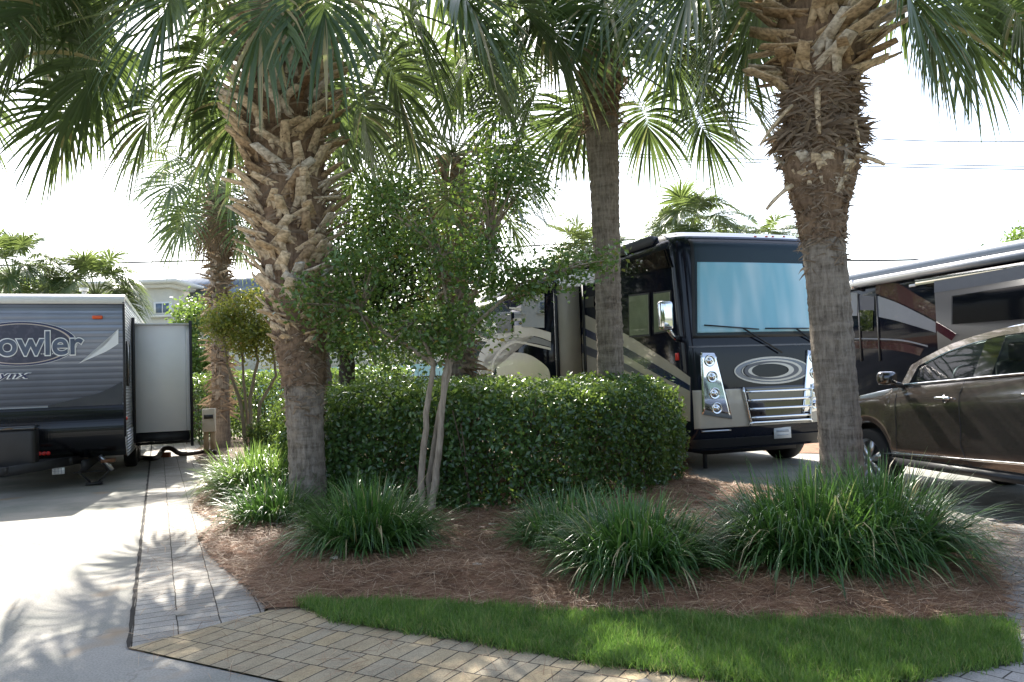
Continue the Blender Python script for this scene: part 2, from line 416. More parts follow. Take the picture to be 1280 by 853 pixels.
# ---- planting island
island = [G2(376, 762), G2(336, 765), G2(300, 730), G2(262, 697), G2(246, 672), G2(268, 655), G2(240, 638), G2(248, 612), G2(258, 592), G2(246, 577), G2(240, 566)]
island_far = [(-9.0, 24), (0.5, 24)]
island_r = [G2(858, 575), G2(862, 598), G2(925, 612), G2(1000, 616), G2(1110, 634), G2(1180, 655), G2(1232, 690), G2(1262, 735), G2(1266, 776)]
lawn_edge = [G2(1264, 783), G2(1100, 784), G2(900, 778), G2(700, 769), G2(560, 761), G2(450, 755), G2(388, 757)]
isl = island + island_far + island_r
isl_full = isl + lawn_edge[1:]
sheet('planting_bed', isl_full, 0.012, M['soil'])
def bed_h(pts):
    d = edge_dist(isl_full, pts)
    s = np.clip(d / 0.55, 0, 1); s = s * s * (3 - 2 * s)
    return 0.018 + 0.085 * s + 0.02 * s * lump(pts[:, 0], pts[:, 1], 0, 1.6) + 0.008 * lump(pts[:, 0], pts[:, 1], 0, 7)
def gridmesh(name, poly, hf, cell, mat, ymax, kind='structure'):
    poly = np.asarray(poly); x0, y0 = poly.min(0); x1, y1 = poly.max(0); y1 = min(y1, ymax)
    nx, ny = int((x1 - x0) / cell) + 2, int((y1 - y0) / cell) + 2
    X, Y = np.meshgrid(x0 + np.arange(nx) * cell, y0 + np.arange(ny) * cell)
    pts = np.stack([X.ravel(), Y.ravel()], 1)
    Z = hf(pts); keep = inside(poly, pts)
    i, j = np.meshgrid(np.arange(nx - 1), np.arange(ny - 1)); a = (j * nx + i).ravel()
    q = np.stack([a, a + 1, a + nx + 1, a + nx], 1)
    q = q[keep[q].sum(1) >= 3]
    mb = MB(); mb.add(np.column_stack([pts, Z]), q)
    return tag(mb.build(name, mat, smooth=True), kind=kind)
gridmesh('straw_mulch_ground', isl_full, bed_h, 0.07, M['straw_base'], 13.5)
# pine needles
M['needle'] = leafmat('pine_needle', [(0.0, (0.12, 0.055, 0.028)), (0.45, (0.27, 0.15, 0.08)), (0.8, (0.42, 0.275, 0.16)), (1.0, (0.60, 0.46, 0.31))], rough=0.6, trans=0.12, tcol=(0.5, 0.25, 0.1))
def needles(name, poly, n, hf, ymax, Lr=(0.09, 0.19), wr=(0.0016, 0.003), lift=0.045, edge_spill=0.05):
    poly = np.asarray(poly); x0, y0 = poly.min(0) - .1; x1, y1 = poly.max(0) + .1; y1 = min(y1, ymax)
    out = []
    tot = 0
    while tot < n:
        p = np.stack([rng.uniform(x0, x1, n * 3), rng.uniform(y0, y1, n * 3)], 1)
        p = p[rng.random(len(p)) < np.clip((4.2 / np.maximum(p[:, 1], 3)) ** 1.5, 0.02, 1)]
        ok = inside(poly, p + rng.normal(0, edge_spill, p.shape))
        p = p[ok]; out.append(p); tot += len(p)
    p = np.concatenate(out)[:n]
    far = np.clip(p[:, 1] / 5.0, 1, 2.5)
    z = hf(p) + rng.random(n) ** 1.5 * lift
    a = rng.uniform(0, 2 * math.pi, n); el = rng.normal(0.0, 0.16, n)
    d = np.stack([np.cos(a), np.sin(a), el], 1)
    side = norm(np.cross(d, np.array([0, 0, 1.0])) + rng.normal(0, .3, (n, 3)))
    mb = MB()
    L = rng.uniform(Lr[0], Lr[1], n)
    ribbons(mb, np.column_stack([p, z + .01]) - d * L[:, None] / 2, d, side, L, rng.uniform(wr[0], wr[1], n) * far, rng.uniform(-.1, .35, n), 3, [1, 1, .6])
    return tag(mb.build(name, M['needle']), kind='stuff')
needles('pine_straw', isl_full, 95000, bed_h, 13.5)
spillp = [G2(170, 835), G2(185, 690), G2(205, 590), G2(235, 590), G2(262, 700), G2(335, 757), G2(480, 770), G2(700, 800), G2(900, 830), G2(900, 900), G2(300, 853)]
needles('stray_pine_needles', spillp, 900, lambda q: np.full(len(q), .012), 12, lift=.006)
spillr = [G2(1264, 773), G2(1262, 735), G2(1232, 690), G2(1180, 655), G2(1260, 655), G2(1330, 720), G2(1300, 830)]
needles('stray_pine_needles', spillr, 900, lambda q: np.full(len(q), .018), 12, lift=.006)
# straw between the two big pads and behind them
strip2 = [G2(962, 566), G2(1130, 571), (8.2, 17.5), (5.4, 24), (4.2, 24)]
sheet('planting_strip', strip2, 0.012, M['straw_base'])

# ---- lawn strip
lawn = [G2(388, 750), G2(378, 757), G2(480, 773), G2(700, 806), G2(1000, 849), G2(1040, 855), (1.7, 3.72)]
bn = K1 + E * 3.15
lawn = [G2(388, 757), G2(376, 760)] + [tuple((K1 + E * s + Vector((.496, .868, 0)) * .02).xy) for s in (0.6, 1.4, 2.2, 3.0, 3.45)] + [G2(1150, 856), G2(1277, 833)] + [tuple(p) for p in lawn_edge]
def lawn_h(pts):
    return 0.02 + 0.008 * lump(pts[:, 0], pts[:, 1], 0, 3)
gridmesh('lawn', lawn, lawn_h, 0.05, M['lawn_base'], 9)
M['grass'] = leafmat('grass_blade', [(0.0, (0.045, 0.09, 0.022)), (0.5, (0.10, 0.18, 0.042)), (0.85, (0.18, 0.25, 0.07)), (1.0, (0.36, 0.30, 0.14))], rough=0.5, trans=0.4, tcol=(0.25, 0.5, 0.06))
def grassfield(name, poly, n, hf, h=(0.03, 0.075), w=0.0038, spill=0.02):
    poly = np.asarray(poly); x0, y0 = poly.min(0) - .05; x1, y1 = poly.max(0) + .05
    out = []; tot = 0
    while tot < n:
        p = np.stack([rng.uniform(x0, x1, n * 2), rng.uniform(y0, y1, n * 2)], 1)
        p = p[inside(poly, p + rng.normal(0, spill, p.shape) + .03 * lump(p[:, 0] * 4, p[:, 1] * 4)[:, None])]
        thin = (lump(p[:, 0], p[:, 1], 5, 2.2) > .35) | (edge_dist(poly, p) < .05)
        p = p[~thin | (rng.random(len(p)) < .55)]; out.append(p); tot += len(p)
    p = np.concatenate(out)[:n]
    tuft = lump(p[:, 0], p[:, 1], 0, 5.0)
    L = rng.uniform(h[0], h[1], n) * (1 + .35 * tuft)
    d = np.column_stack([rng.normal(0, .35, (n, 2)), np.ones(n)])
    a = rng.uniform(0, 2 * math.pi, n); side = np.stack([np.cos(a), np.sin(a), np.zeros(n)], 1)
    r = np.clip(rng.random(n) * .8 + .18 * tuft + .1, 0, .93); r[rng.random(n) < .05 + .12 * (tuft < -.3)] = 1.0
    L = L * np.where(rng.random(n) < .04, 1.6, 1)
    mb = MB(); ribbons(mb, np.column_stack([p, hf(p) - .004]), d, side, L, w, rng.uniform(.1, 1.2, n), 4, [1, .9, .65, .1], rnd=r)
    return tag(mb.build(name, M['grass']), kind='stuff')
grassfield('lawn_grass', lawn, 75000, lawn_h)
# ================================================================ VEGETATION
def trunk_mat(name, c, c2, ring=9.0):
    m, nt, out = newmat(name)
    b = node(nt, 'ShaderNodeBsdfPrincipled'); b.inputs['Roughness'].default_value = 0.9; b.inputs['Specular IOR Level'].default_value = 0.2; nt.links.new(b.outputs[0], out.inputs[0])
    tc = node(nt, 'ShaderNodeTexCoord')
    mp = node(nt, 'ShaderNodeMapping'); mp.inputs['Scale'].default_value = (14, 14, 2.0); nt.links.new(tc.outputs['Object'], mp.inputs[0])
    n1 = node(nt, 'ShaderNodeTexNoise', Scale=2.2, Detail=6.0, Roughness=0.7); nt.links.new(mp.outputs[0], n1.inputs['Vector'])
    mp2 = node(nt, 'ShaderNodeMapping'); mp2.inputs['Scale'].default_value = (2.2, 2.2, ring * 1.3); nt.links.new(tc.outputs['Object'], mp2.inputs[0])
    n2 = node(nt, 'ShaderNodeTexNoise', Scale=1.5, Detail=4.0, Roughness=0.6, Distortion=0.6); nt.links.new(mp2.outputs[0], n2.inputs['Vector'])
    ad = node(nt, 'ShaderNodeMath', operation='MULTIPLY_ADD'); ad.inputs[1].default_value = 0.42; nt.links.new(n2.outputs[0], ad.inputs[0])
    ml = node(nt, 'ShaderNodeMath', operation='MULTIPLY'); ml.inputs[1].default_value = 0.75; nt.links.new(n1.outputs[0], ml.inputs[0]); nt.links.new(ml.outputs[0], ad.inputs[2])
    cr = node(nt, 'ShaderNodeValToRGB'); nt.links.new(ad.outputs[0], cr.inputs[0])
    cr.color_ramp.elements[0].position = 0.42; cr.color_ramp.elements[0].color = rgba(c2)
    cr.color_ramp.elements[1].position = 0.68; cr.color_ramp.elements[1].color = rgba(c)
    nt.links.new(cr.outputs[0], b.inputs['Base Color'])
    bp = node(nt, 'ShaderNodeBump', Strength=1.0, Distance=0.02); nt.links.new(ad.outputs[0], bp.inputs['Height']); nt.links.new(bp.outputs[0], b.inputs['Normal'])
    return m
M['palm_trunk'] = trunk_mat('palm_trunk', (0.30, 0.25, 0.20), (0.10, 0.078, 0.06))
M['palm_fibre'] = trunk_mat('palm_fibre', (0.27, 0.18, 0.115), (0.08, 0.048, 0.03), ring=5)
M['stub'] = leafmat('leaf_stub', [(0.0, (0.24, 0.14, 0.075)), (0.35, (0.52, 0.37, 0.22)), (0.7, (0.72, 0.57, 0.39)), (1.0, (0.60, 0.54, 0.46))], rough=0.8, trans=0.0, spec=0.25)
_nt = M['stub'].node_tree      # add a streaky grain to the cut leaf bases
_tc = node(_nt, 'ShaderNodeTexCoord'); _nz = node(_nt, 'ShaderNodeTexNoise', Scale=26.0, Detail=5.0); _nt.links.new(_tc.outputs['Object'], _nz.inputs['Vector'])
_pb = [n for n in _nt.nodes if n.type == 'BSDF_PRINCIPLED'][0]; _crn = [n for n in _nt.nodes if n.type == 'VALTORGB'][0]
_mx = node(_nt, 'ShaderNodeMix', data_type='RGBA', blend_type='MULTIPLY'); _mx.inputs['Factor'].default_value = 0.75
_c2 = node(_nt, 'ShaderNodeValToRGB'); _c2.color_ramp.elements[0].position = 0.35; _c2.color_ramp.elements[0].color = (0.3, 0.27, 0.24, 1); _c2.color_ramp.elements[1].position = 0.6; _c2.color_ramp.elements[1].color = (1, 1, 1, 1)
_nt.links.new(_nz.outputs[0], _c2.inputs[0]); _nt.links.new(_crn.outputs[0], _mx.inputs[6]); _nt.links.new(_c2.outputs[0], _mx.inputs[7]); _nt.links.new(_mx.outputs[2], _pb.inputs['Base Color'])
_bp = node(_nt, 'ShaderNodeBump', Strength=0.7, Distance=0.01); _nt.links.new(_nz.outputs[0], _bp.inputs['Height']); _nt.links.new(_bp.outputs[0], _pb.inputs['Normal'])
M['frond'] = leafmat('palm_frond', [(0.0, (0.038, 0.068, 0.026)), (0.5, (0.068, 0.108, 0.04)), (0.85, (0.11, 0.15, 0.055)), (1.0, (0.32, 0.26, 0.13))], rough=0.30, trans=0.28, tcol=(0.26, 0.36, 0.08), spec=0.6)
M['frond_far'] = leafmat('palm_frond_far', [(0.0, (0.05, 0.08, 0.03)), (0.5, (0.09, 0.13, 0.05)), (1.0, (0.20, 0.22, 0.09))], rough=0.35, trans=0.32, tcol=(0.35, 0.45, 0.10))
M['dead_frond'] = leafmat('dead_frond', [(0.0, (0.12, 0.08, 0.05)), (0.5, (0.26, 0.19, 0.13)), (1.0, (0.42, 0.34, 0.25))], rough=0.8, trans=0.15, tcol=(0.5, 0.35, 0.2))
M['petiole'] = pbr('petiole', (0.17, 0.21, 0.07), 0.5, var=0.3)

def frond(mbl, mbp, base, az, el, plen, blen, n=52, droop=1.2, pdroop=0.35, wmax=0.042, K=6, dead=False, fan=2.05, rndc=0.0):
    h = np.array([math.sin(az), math.cos(az), 0.0])
    d = h * math.cos(el) + np.array([0, 0, math.sin(el)])
    pts = [np.array(base, float)]; cur = d.copy(); m = 7
    for k in range(m):
        pts.append(pts[-1] + cur * plen / m)
        cur = cur + np.array([0, 0, -pdroop / m]); cur /= np.linalg.norm(cur)
    if mbp is not None: tube(mbp, pts, np.linspace(0.024, 0.011, m + 1), 5, squash=0.6)
    hub = pts[-1]; T = cur
    S = np.cross(T, np.array([0, 0, 1.0])); S /= np.linalg.norm(S) + 1e-9
    tw = random.uniform(-.5, .5); Nn = np.cross(S, T); S = S * math.cos(tw) + Nn * math.sin(tw)
    # costa curving down
    cl = 0.42 * blen; cp = [hub.copy()]; ct = [T.copy()]; cur = T.copy()
    for k in range(8):
        cur = cur + np.array([0, 0, -0.12 * droop]); cur /= np.linalg.norm(cur)
        cp.append(cp[-1] + cur * cl / 8); ct.append(cur.copy())
    cp = np.array(cp); ct = np.array(ct)
    t = np.linspace(-1, 1, n) + rng.normal(0, .008, n)
    c = np.clip((1 - np.abs(t)), 0, 1) ** 0.8 * 8; i0 = np.clip(c.astype(int), 0, 7); fr = (c - i0)[:, None]
    base_p = cp[i0] * (1 - fr) + cp[i0 + 1] * fr
    tan = norm(ct[i0] * (1 - fr) + ct[i0 + 1] * fr)
    a = np.sign(t) * np.abs(t) ** 0.85 * fan
    S_ = S - tan * (tan @ S)[:, None]; S_ = norm(S_)
    nn = np.cross(S_, tan)
    dirs = tan * np.cos(a)[:, None] + S_ * np.sin(a)[:, None] + nn * (0.22 + 0.18 * np.abs(t))[:, None]
    dirs = norm(dirs + rng.normal(0, .03, dirs.shape))
    L = blen * (1 - 0.38 * np.abs(t) ** 2.2) * rng.uniform(.86, 1.05, n)
    side = norm(np.cross(dirs, nn))
    wp = np.interp(np.linspace(0, 1, K), [0, .15, .4, .6, .85, 1], [.25, .8, 1, .75, .3, .04])
    g = droop * rng.uniform(.6, 1.5, n)
    r = np.clip(rng.random(n) * .35 + random.random() * .45 + rndc, 0, .88)
    if not dead: r[rng.random(n) < .035] = 1.0
    ribbons(mbl, base_p, dirs, side, L, wmax * (blen / 1.1), g, K, wp, fold=0.35, rnd=r)

def polyline_trunk(path, rad, mat, parent, name='trunk', sides=36, step=0.035, rough=0.02, steps=None):
    """path: list of (x,y,z) local; rad: list of (z, r)"""
    z0, z1 = path[0][2], path[-1][2]; n = max(6, int((z1 - z0) / step))
    zs = np.linspace(z0, z1, n)
    px = np.interp(zs, [p[2] for p in path], [p[0] for p in path]); py = np.interp(zs, [p[2] for p in path], [p[1] for p in path])
    r = np.interp(zs, [q[0] for q in rad], [q[1] for q in rad])
    a = np.linspace(0, 2 * math.pi, sides, endpoint=False)
    A, Z = np.meshgrid(a, zs)
    ringz = Z + 0.05 * np.sin(A * 2 + Z * 1.3) + 0.03 * np.sin(A * 3 - Z)
    disp = rough * (0.45 * np.abs(np.sin(ringz * 26)) ** 3 + 0.5 * np.sin(A * 5 + Z * 3) * np.sin(Z * 2.3) + 0.35 * rng.normal(0, 1, A.shape))
    R = r[:, None] * (1 + 0.03 * np.sin(A * 2 + 1)) + disp
    V = np.stack([px[:, None] + R * np.cos(A), py[:, None] + R * np.sin(A), Z], -1).reshape(-1, 3)
    i, j = np.meshgrid(np.arange(n - 1), np.arange(sides), indexing='ij'); k = (j + 1) % sides
    q = np.stack([i * sides + j, i * sides + k, (i + 1) * sides + k, (i + 1) * sides + j], -1).reshape(-1, 4)
    mb = MB(); mb.add(V, q)
    return mb.build(name, mat, parent, smooth=True)

def stub(mb, c, az, r, up, lean, L, w, th, rnd, hang=False):
    """one cut leaf base on the trunk: two splayed feet joining into a stub"""
    o = Vector((math.sin(az), math.cos(az), 0)); tn = Vector((math.cos(az), -math.sin(az), 0)); zz = Vector((0, 0, 1))
    root = Vector(c) + o * r
    d = (o * math.cos(up) + zz * math.sin(up) + tn * lean).normalized()
    wd = (tn - d * tn.dot(d)).normalized(); nn = d.cross(wd)
    def beam(p, q, w0, w1, t0, t1, cut=0.0):
        dd = (q - p).normalized(); W = (wd - dd * wd.dot(dd)).normalized(); Nn = dd.cross(W)
        vs = []; secs = [(p, w0, t0, 0), ((p + q) / 2 + Nn * random.uniform(-.006, .012), (w0 * .45 + w1 * .55), (t0 + t1) / 2, 0), (q, w1, t1, cut)]
        for (x, ww, tt, ct_) in secs:
            for k, (a, b_) in enumerate(((-1, -.55), (0, -1), (1, -.55), (1, .35), (0, .12), (-1, .35))):
                vs.append(x + W * (a * ww / 2) + Nn * (b_ * tt / 2) + dd * (a * ct_))
        qd = [(s * 6 + k, s * 6 + (k + 1) % 6, (s + 1) * 6 + (k + 1) % 6, (s + 1) * 6 + k) for s in (0, 1) for k in range(6)]
        n0 = len(vs)
        qd += [(12, 13, 16, 17), (13, 14, 15, 16)]
        mb.add([tuple(v) for v in vs], qd, rnd=rnd)
    tip = root + d * L
    mid = root + d * L * .35
    for s in (-1, 1):
        foot = root + tn * s * w * .8 - zz * (0.08 + .05 * random.random()) - o * .05
        beam(foot, mid + tn * s * w * .18, w * .55, w * .6, th * .7, th, 0)
    beam(root - d * .03, tip, w * 1.35, w * .85, th * 1.2, th * .85, random.uniform(-.02, .02))

def stubs(parent, path, rad, z0, z1, n, L=(0.2, 0.36), up=(0.35, 1.0), w=(.055, .085), name='leaf_base', lean=0.55, Lprof=None, grey=0.5):
    mb = MB(); ga = math.pi * (3 - math.sqrt(5))
    for i in range(n):
        f_ = (i + .5) / n; z = z0 + (z1 - z0) * f_
        x = np.interp(z, [p[2] for p in path], [p[0] for p in path]); y = np.interp(z, [p[2] for p in path], [p[1] for p in path])
        r = np.interp(z, [q[0] for q in rad], [q[1] for q in rad])
        Lk = random.uniform(*L) * (1 if Lprof is None else np.interp(f_, Lprof[0], Lprof[1]))
        stub(mb, (x, y, z + random.uniform(-.03, .03)), i * ga + random.uniform(-.15, .15), r - .02, random.uniform(*up), random.uniform(-lean, lean), Lk, random.uniform(*w), random.uniform(.03, .05), min(1, max(0, random.gauss(grey, .22))))
    return mb.build(name, M['stub'], parent)

def fibre(parent, path, rad, z0, z1, n, name='bark_fibre', L=(.08, .26), out=.5, mat='dead_frond', w=.02):
    z = rng.uniform(z0, z1, n); az = rng.uniform(0, 2 * math.pi, n)
    x = np.interp(z, [p[2] for p in path], [p[0] for p in path]); y = np.interp(z, [p[2] for p in path], [p[1] for p in path]); r = np.interp(z, [q[0] for q in rad], [q[1] for q in rad])
    o = np.stack([np.sin(az), np.cos(az), np.zeros(n)], 1); tn = np.stack([np.cos(az), -np.sin(az), np.zeros(n)], 1)
    sgn = rng.choice([-1, 1], n)[:, None]
    d = norm(tn * sgn * rng.uniform(.3, 1, (n, 1)) + o * rng.uniform(.05, out, (n, 1)) + np.array([0, 0, 1.0]) * rng.normal(0, .35, (n, 1)))
    mb = MB(); ribbons(mb, np.stack([x, y, z], 1) + o * (r - .015)[:, None], d, np.cross(d, o), rng.uniform(L[0], L[1], n), rng.uniform(w * .5, w * 1.5, n), rng.uniform(.2, 1.2, n), 4, [1, .9, .6, .15], rnd=rng.random(n) * .7)
    return mb.build(name, M[mat], parent)

def crown(parent, top, specs, mat='frond', name='crown', n=52, wmax=.042, K=6):
    mbl, mbp = MB(), MB()
    for s in specs:
        frond(mbl, mbp, top + np.array([0, 0, s.get('dz', 0)]), s['az'], s['el'], s.get('p', 1.3), s.get('b', 1.1), n=s.get('n', n), droop=s.get('droop', 1.2), pdroop=s.get('pd', .35), wmax=wmax, K=K, rndc=s.get('c', 0))
    c = mbl.build(name, M[mat], parent, smooth=False)
    mbp.build('leaf_stalks', M['petiole'], parent)
    return c

def rand_specs(n, el=(-.5, 1.35), p=(1.0, 1.5), b=(.95, 1.2), droop=(.8, 1.6), az=None, c=0):
    out = []; ga = math.pi * (3 - math.sqrt(5))
    for i in range(n):
        f_ = (i + .5) / n
        out.append(dict(az=i * ga + random.uniform(-.25, .25) if az is None else random.uniform(*az), el=el[0] + (el[1] - el[0]) * f_ ** 1.15 + random.uniform(-.12, .12), p=random.uniform(*p), b=random.uniform(*b), droop=random.uniform(*droop), c=c))
    return out

def hub_spec(root, top, px, py, dY=0.0, b=1.25, droop=1.6, pd=.35):
    """leaf whose stalk ends where the photograph shows a leaf's hub"""
    w_ = P(px, py, root.location.y + dY) - root.location - Vector(top)
    h = math.hypot(w_.x, w_.y); el = math.atan2(w_.z, h) + pd * .5
    return dict(az=math.atan2(w_.x, w_.y), el=el, p=max(.4, w_.length * 1.03), b=b, droop=droop, pd=pd)
# ---- big booted palm, left of the island
def rootpos(px, py, Y=None):
    return G(px, py) if Y is None else P(px, py, Y)
b1 = G(386, 652)
lp = empty('palm_tree', 'thick palm on the left of the island, its trunk wrapped in criss-crossed cut leaf bases', 'palm tree', (b1.x, b1.y, 0.07))
def loc_path(b, pix):          # [(px, py)] at depth b.y -> local path
    out = []
    for (x, y) in pix:
        p = P(x, y, b.y); out.append((p.x - b.x, 0.0, p.z - 0.07))
    return out
path1 = [(0, 0, -.1)] + loc_path(b1, [(383, 560), (380, 480), (376, 420), (365, 300), (354, 170), (352, 60), (352, -30)])
zz = [p[2] for p in path1]
rad1 = [(-.1, .215), (.15, .19), (zz[1], .178), (zz[2], .205)]
polyline_trunk([p for p in path1 if p[2] <= zz[2]], rad1, M['palm_trunk'], lp)
rad1b = [(zz[2] - .02, .215), (zz[3], .265), (zz[4], .36), (zz[5], .42), (zz[6], .40), (zz[7], .3)]
pz = lambda path, a, b_: [(np.interp(a, [p[2] for p in path], [p[0] for p in path]), 0, a)] + [p for p in path if a < p[2] < b_] + [(np.interp(b_, [p[2] for p in path], [p[0] for p in path]), 0, b_)]
polyline_trunk(pz(path1, zz[2] - .02, zz[7]), rad1b, M['palm_fibre'], lp, 'bark', rough=.03)
fibre(lp, path1, rad1b, zz[2] - .03, zz[3] + .1, 900, L=(.05, .14), out=.35)
fibre(lp, path1, [(z, r + .012) for z, r in rad1] + [(zz[3], .26)], zz[2] - .35, zz[2] + .02, 170, name='peeling_bark', L=(.06, .2), out=.15)
fibre(lp, path1, rad1b, zz[4], zz[6] + .2, 500, name='bark_fibre', L=(.1, .35), out=.6)
stubs(lp, path1, rad1b, zz[3] - .12, zz[6] + .25, 270, L=(.25, .45), up=(.3, .95), w=(.08, .12), Lprof=([0, .12, .4, 1], [.35, .75, 1, 1]), lean=1.25, grey=.6)
top1 = np.array([path1[-1][0], 0, zz[7] - .15])
sp = [hub_spec(lp, top1, *q) for q in ((88, -5, -.6, 1.35, 1.7), (20, 60, -.2, 1.3, 1.7), (150, 60, .3, 1.3, 1.6), (205, 120, .7, 1.15, 1.5), (110, 120, .5, 1.15, 1.3), (265, 60, .8, 1.2, 1.8), (240, -20, -.9, 1.3, 1.8), (330, 0, -1.0, 1.15, 2.6), (180, -30, .2, 1.3, 1.5),
      (395, -20, -1.0, 1.2, 2.4), (490, 5, -.7, 1.45, 2.0), (560, 40, -.2, 1.4, 1.5), (470, 70, .5, 1.3, 1.8), (610, -10, .2, 1.4, 1.3), (540, -30, -.6, 1.4, 1.6), (440, 120, .9, 1.1, 1.6), (-20, -10, -.4, 1.3, 1.6), (300, 120, 1.2, 1.1, 1.5), (400, 90, 1.3, 1.2, 1.5), (60, -60, .5, 1.3, 1.3), (655, 20, .5, 1.3, 1.3))]
crown(lp, top1, sp + rand_specs(13, el=(.2, 1.4), p=(1.2, 1.7), b=(1.1, 1.3)), wmax=.046)

# ---- palm in the hedge, smooth trunk
b2 = P(762, 455, 10.8); b2.z = 0
mp_ = empty('palm_tree', 'slim smooth grey palm trunk rising from the clipped hedge in front of the motorhome door', 'palm tree', (b2.x, b2.y, 0.05))
path2 = [(0, 0, 0)] + [(q[0], 0, q[2] + .02) for q in loc_path(b2, [(763, 460), (759, 330), (756, 230), (752, 150), (752, 60)])]
rad2 = [(0, .20), (1.4, .168), (2.8, .165), (4.1, .19), (4.9, .22), (5.6, .26)]
polyline_trunk([p for p in path2 if p[2] < 5.0], rad2, M['palm_trunk'], mp_, rough=.016)
zt2 = path2[-1][2]; path2[-1] = (path2[-1][0], 0, zt2)
polyline_trunk(pz(path2, [p for p in path2 if p[2] < 5.0][-1][2] - .01, zt2), rad2, M['palm_fibre'], mp_, 'bark', rough=.03)
fibre(mp_, path2, rad2, 4.75, zt2, 500, L=(.08, .3), out=.4)
stubs(mp_, path2, rad2, 5.2, zt2, 30, L=(.15, .3), grey=.4)
top2 = np.array([path2[-1][0], 0, zt2 - .1])
sp2 = [hub_spec(mp_, top2, *q) for q in ((700, 15, -.5, 1.3, 1.8), (765, 5, -1.0, 1.3, 2.2), (810, 40, -.8, 1.2, 2.0), (690, 90, .4, 1.15, 1.6), (850, 80, -.2, 1.3, 1.5), (905, 100, .2, 1.25, 1.4), (930, 30, -.3, 1.3, 1.4), (860, 140, .6, 1.1, 1.2), (640, 40, -.2, 1.3, 1.5), (600, 80, .5, 1.2, 1.6), (735, 120, .9, 1.1, 1.8), (800, 130, .9, 1.1, 1.8), (970, 60, .4, 1.2, 1.5), (640, 120, .8, 1.1, 1.5), (880, 10, .3, 1.3, 1.3), (670, -30, 0, 1.3, 1.3))]
crown(mp_, np.array([path2[-1][0], 0, zt2 - .1]), sp2 + rand_specs(15, el=(.1, 1.4), p=(1.0, 1.5), b=(1.05, 1.3)))

# ---- big palm on the right
b3 = P(1052, 590, 7.7); b3.z = 0
rp = empty('palm_tree', 'thick palm on the right with smooth lower trunk and ragged brown collar, by the car', 'palm tree', (b3.x, b3.y, 0.07))
path3 = [(0.01, 0, -.05)] + loc_path(b3, [(1051, 560), (1038, 400), (1029, 300), (1027, 270), (1025, 215), (1024, 165), (1026, 105), (1030, 40), (1034, -60)])
z3 = [p[2] for p in path3]
rad3 = [(0, .205), (z3[1], .19), (z3[2], .19), (z3[3], .19), (z3[4], .215), (z3[5], .33), (z3[6], .31), (z3[7], .33), (z3[8], .42), (z3[9], .36)]
polyline_trunk(pz(path3, -.05, z3[3]), rad3, M['palm_trunk'], rp, rough=.014)
polyline_trunk(pz(path3, z3[3] - .01, z3[9]), rad3, M['palm_fibre'], rp, 'bark', rough=.035)
fibre(rp, path3, rad3, z3[3] - .03, z3[5], 900, L=(.05, .16), out=.35)
fibre(rp, path3, [(z, r + .012) for z, r in rad3], z3[3] - .3, z3[3] + .02, 90, name='peeling_bark', L=(.06, .2), out=.15)
fibre(rp, path3, rad3, z3[5] + .1, z3[7], 1400, name='ragged_collar', L=(.08, .28), out=.6, w=.026)
fibre(rp, path3, [(z, r + .05) for z, r in rad3], z3[6] - .12, z3[6] + .02, 260, name='bark_rim', L=(.12, .3), out=.9, w=.035)
stubs(rp, path3, rad3, z3[7] - .0, z3[9], 95, L=(.3, .55), up=(-.05, .7), w=(.10, .145), lean=1.3, grey=.5)
stubs(rp, path3, [(z, r - .03) for z, r in rad3], z3[4] + .10, z3[5] + .10, 70, L=(.13, .22), up=(.75, 1.25), w=(.09, .13), name='old_leaf_base', lean=.8, grey=.75)
for (ax_, ay_, bx_, by_, r_) in ((990, 132, 950, 182, .018), (1022, 112, 1024, 168, .032), (1068, 145, 1074, 178, .02), (990, 232, 958, 262, .022), (1070, 195, 1106, 206, .024)):
    A_ = P(ax_, ay_, b3.y - .3); B_ = P(bx_, by_, b3.y - .36); A_ -= Vector((b3.x, b3.y, .07)); B_ -= Vector((b3.x, b3.y, .07))
    mbd = MB(); tube(mbd, bez(A_, (A_ + B_) / 2 + Vector((-.03, -.05, .02)), B_, 7), [r_, r_, r_ * .9, r_ * .8, r_ * .9, r_ * .8, r_ * .6], 7, rnd=.6)
    mbd.build('dry_leaf_stalk', M['stub'], rp, smooth=True)
top3 = np.array([path3[-1][0], 0, z3[9] + .2])
sp3 = [hub_spec(rp, top3, *q) for q in ((1135, -10, -.2, 1.1, 1.8), (1185, 15, .3, 1.05, 1.8), (1240, 0, -.3, 1.15, 1.8), (1290, 45, -.2, 1.0, 1.6), (1110, -40, -.8, 1.2, 1.6), (1215, -40, .6, 1.2, 1.5), (930, -10, .2, 1.2, 1.7), (900, -60, -.3, 1.3, 1.6), (970, -50, .9, 1.2, 1.6), (1320, -20, .3, 1.2, 1.4))]
crown(rp, np.array([path3[-1][0], 0, z3[9] + .2]), sp3 + rand_specs(14, el=(.2, 1.4), p=(1.2, 1.7), b=(1.05, 1.3)))

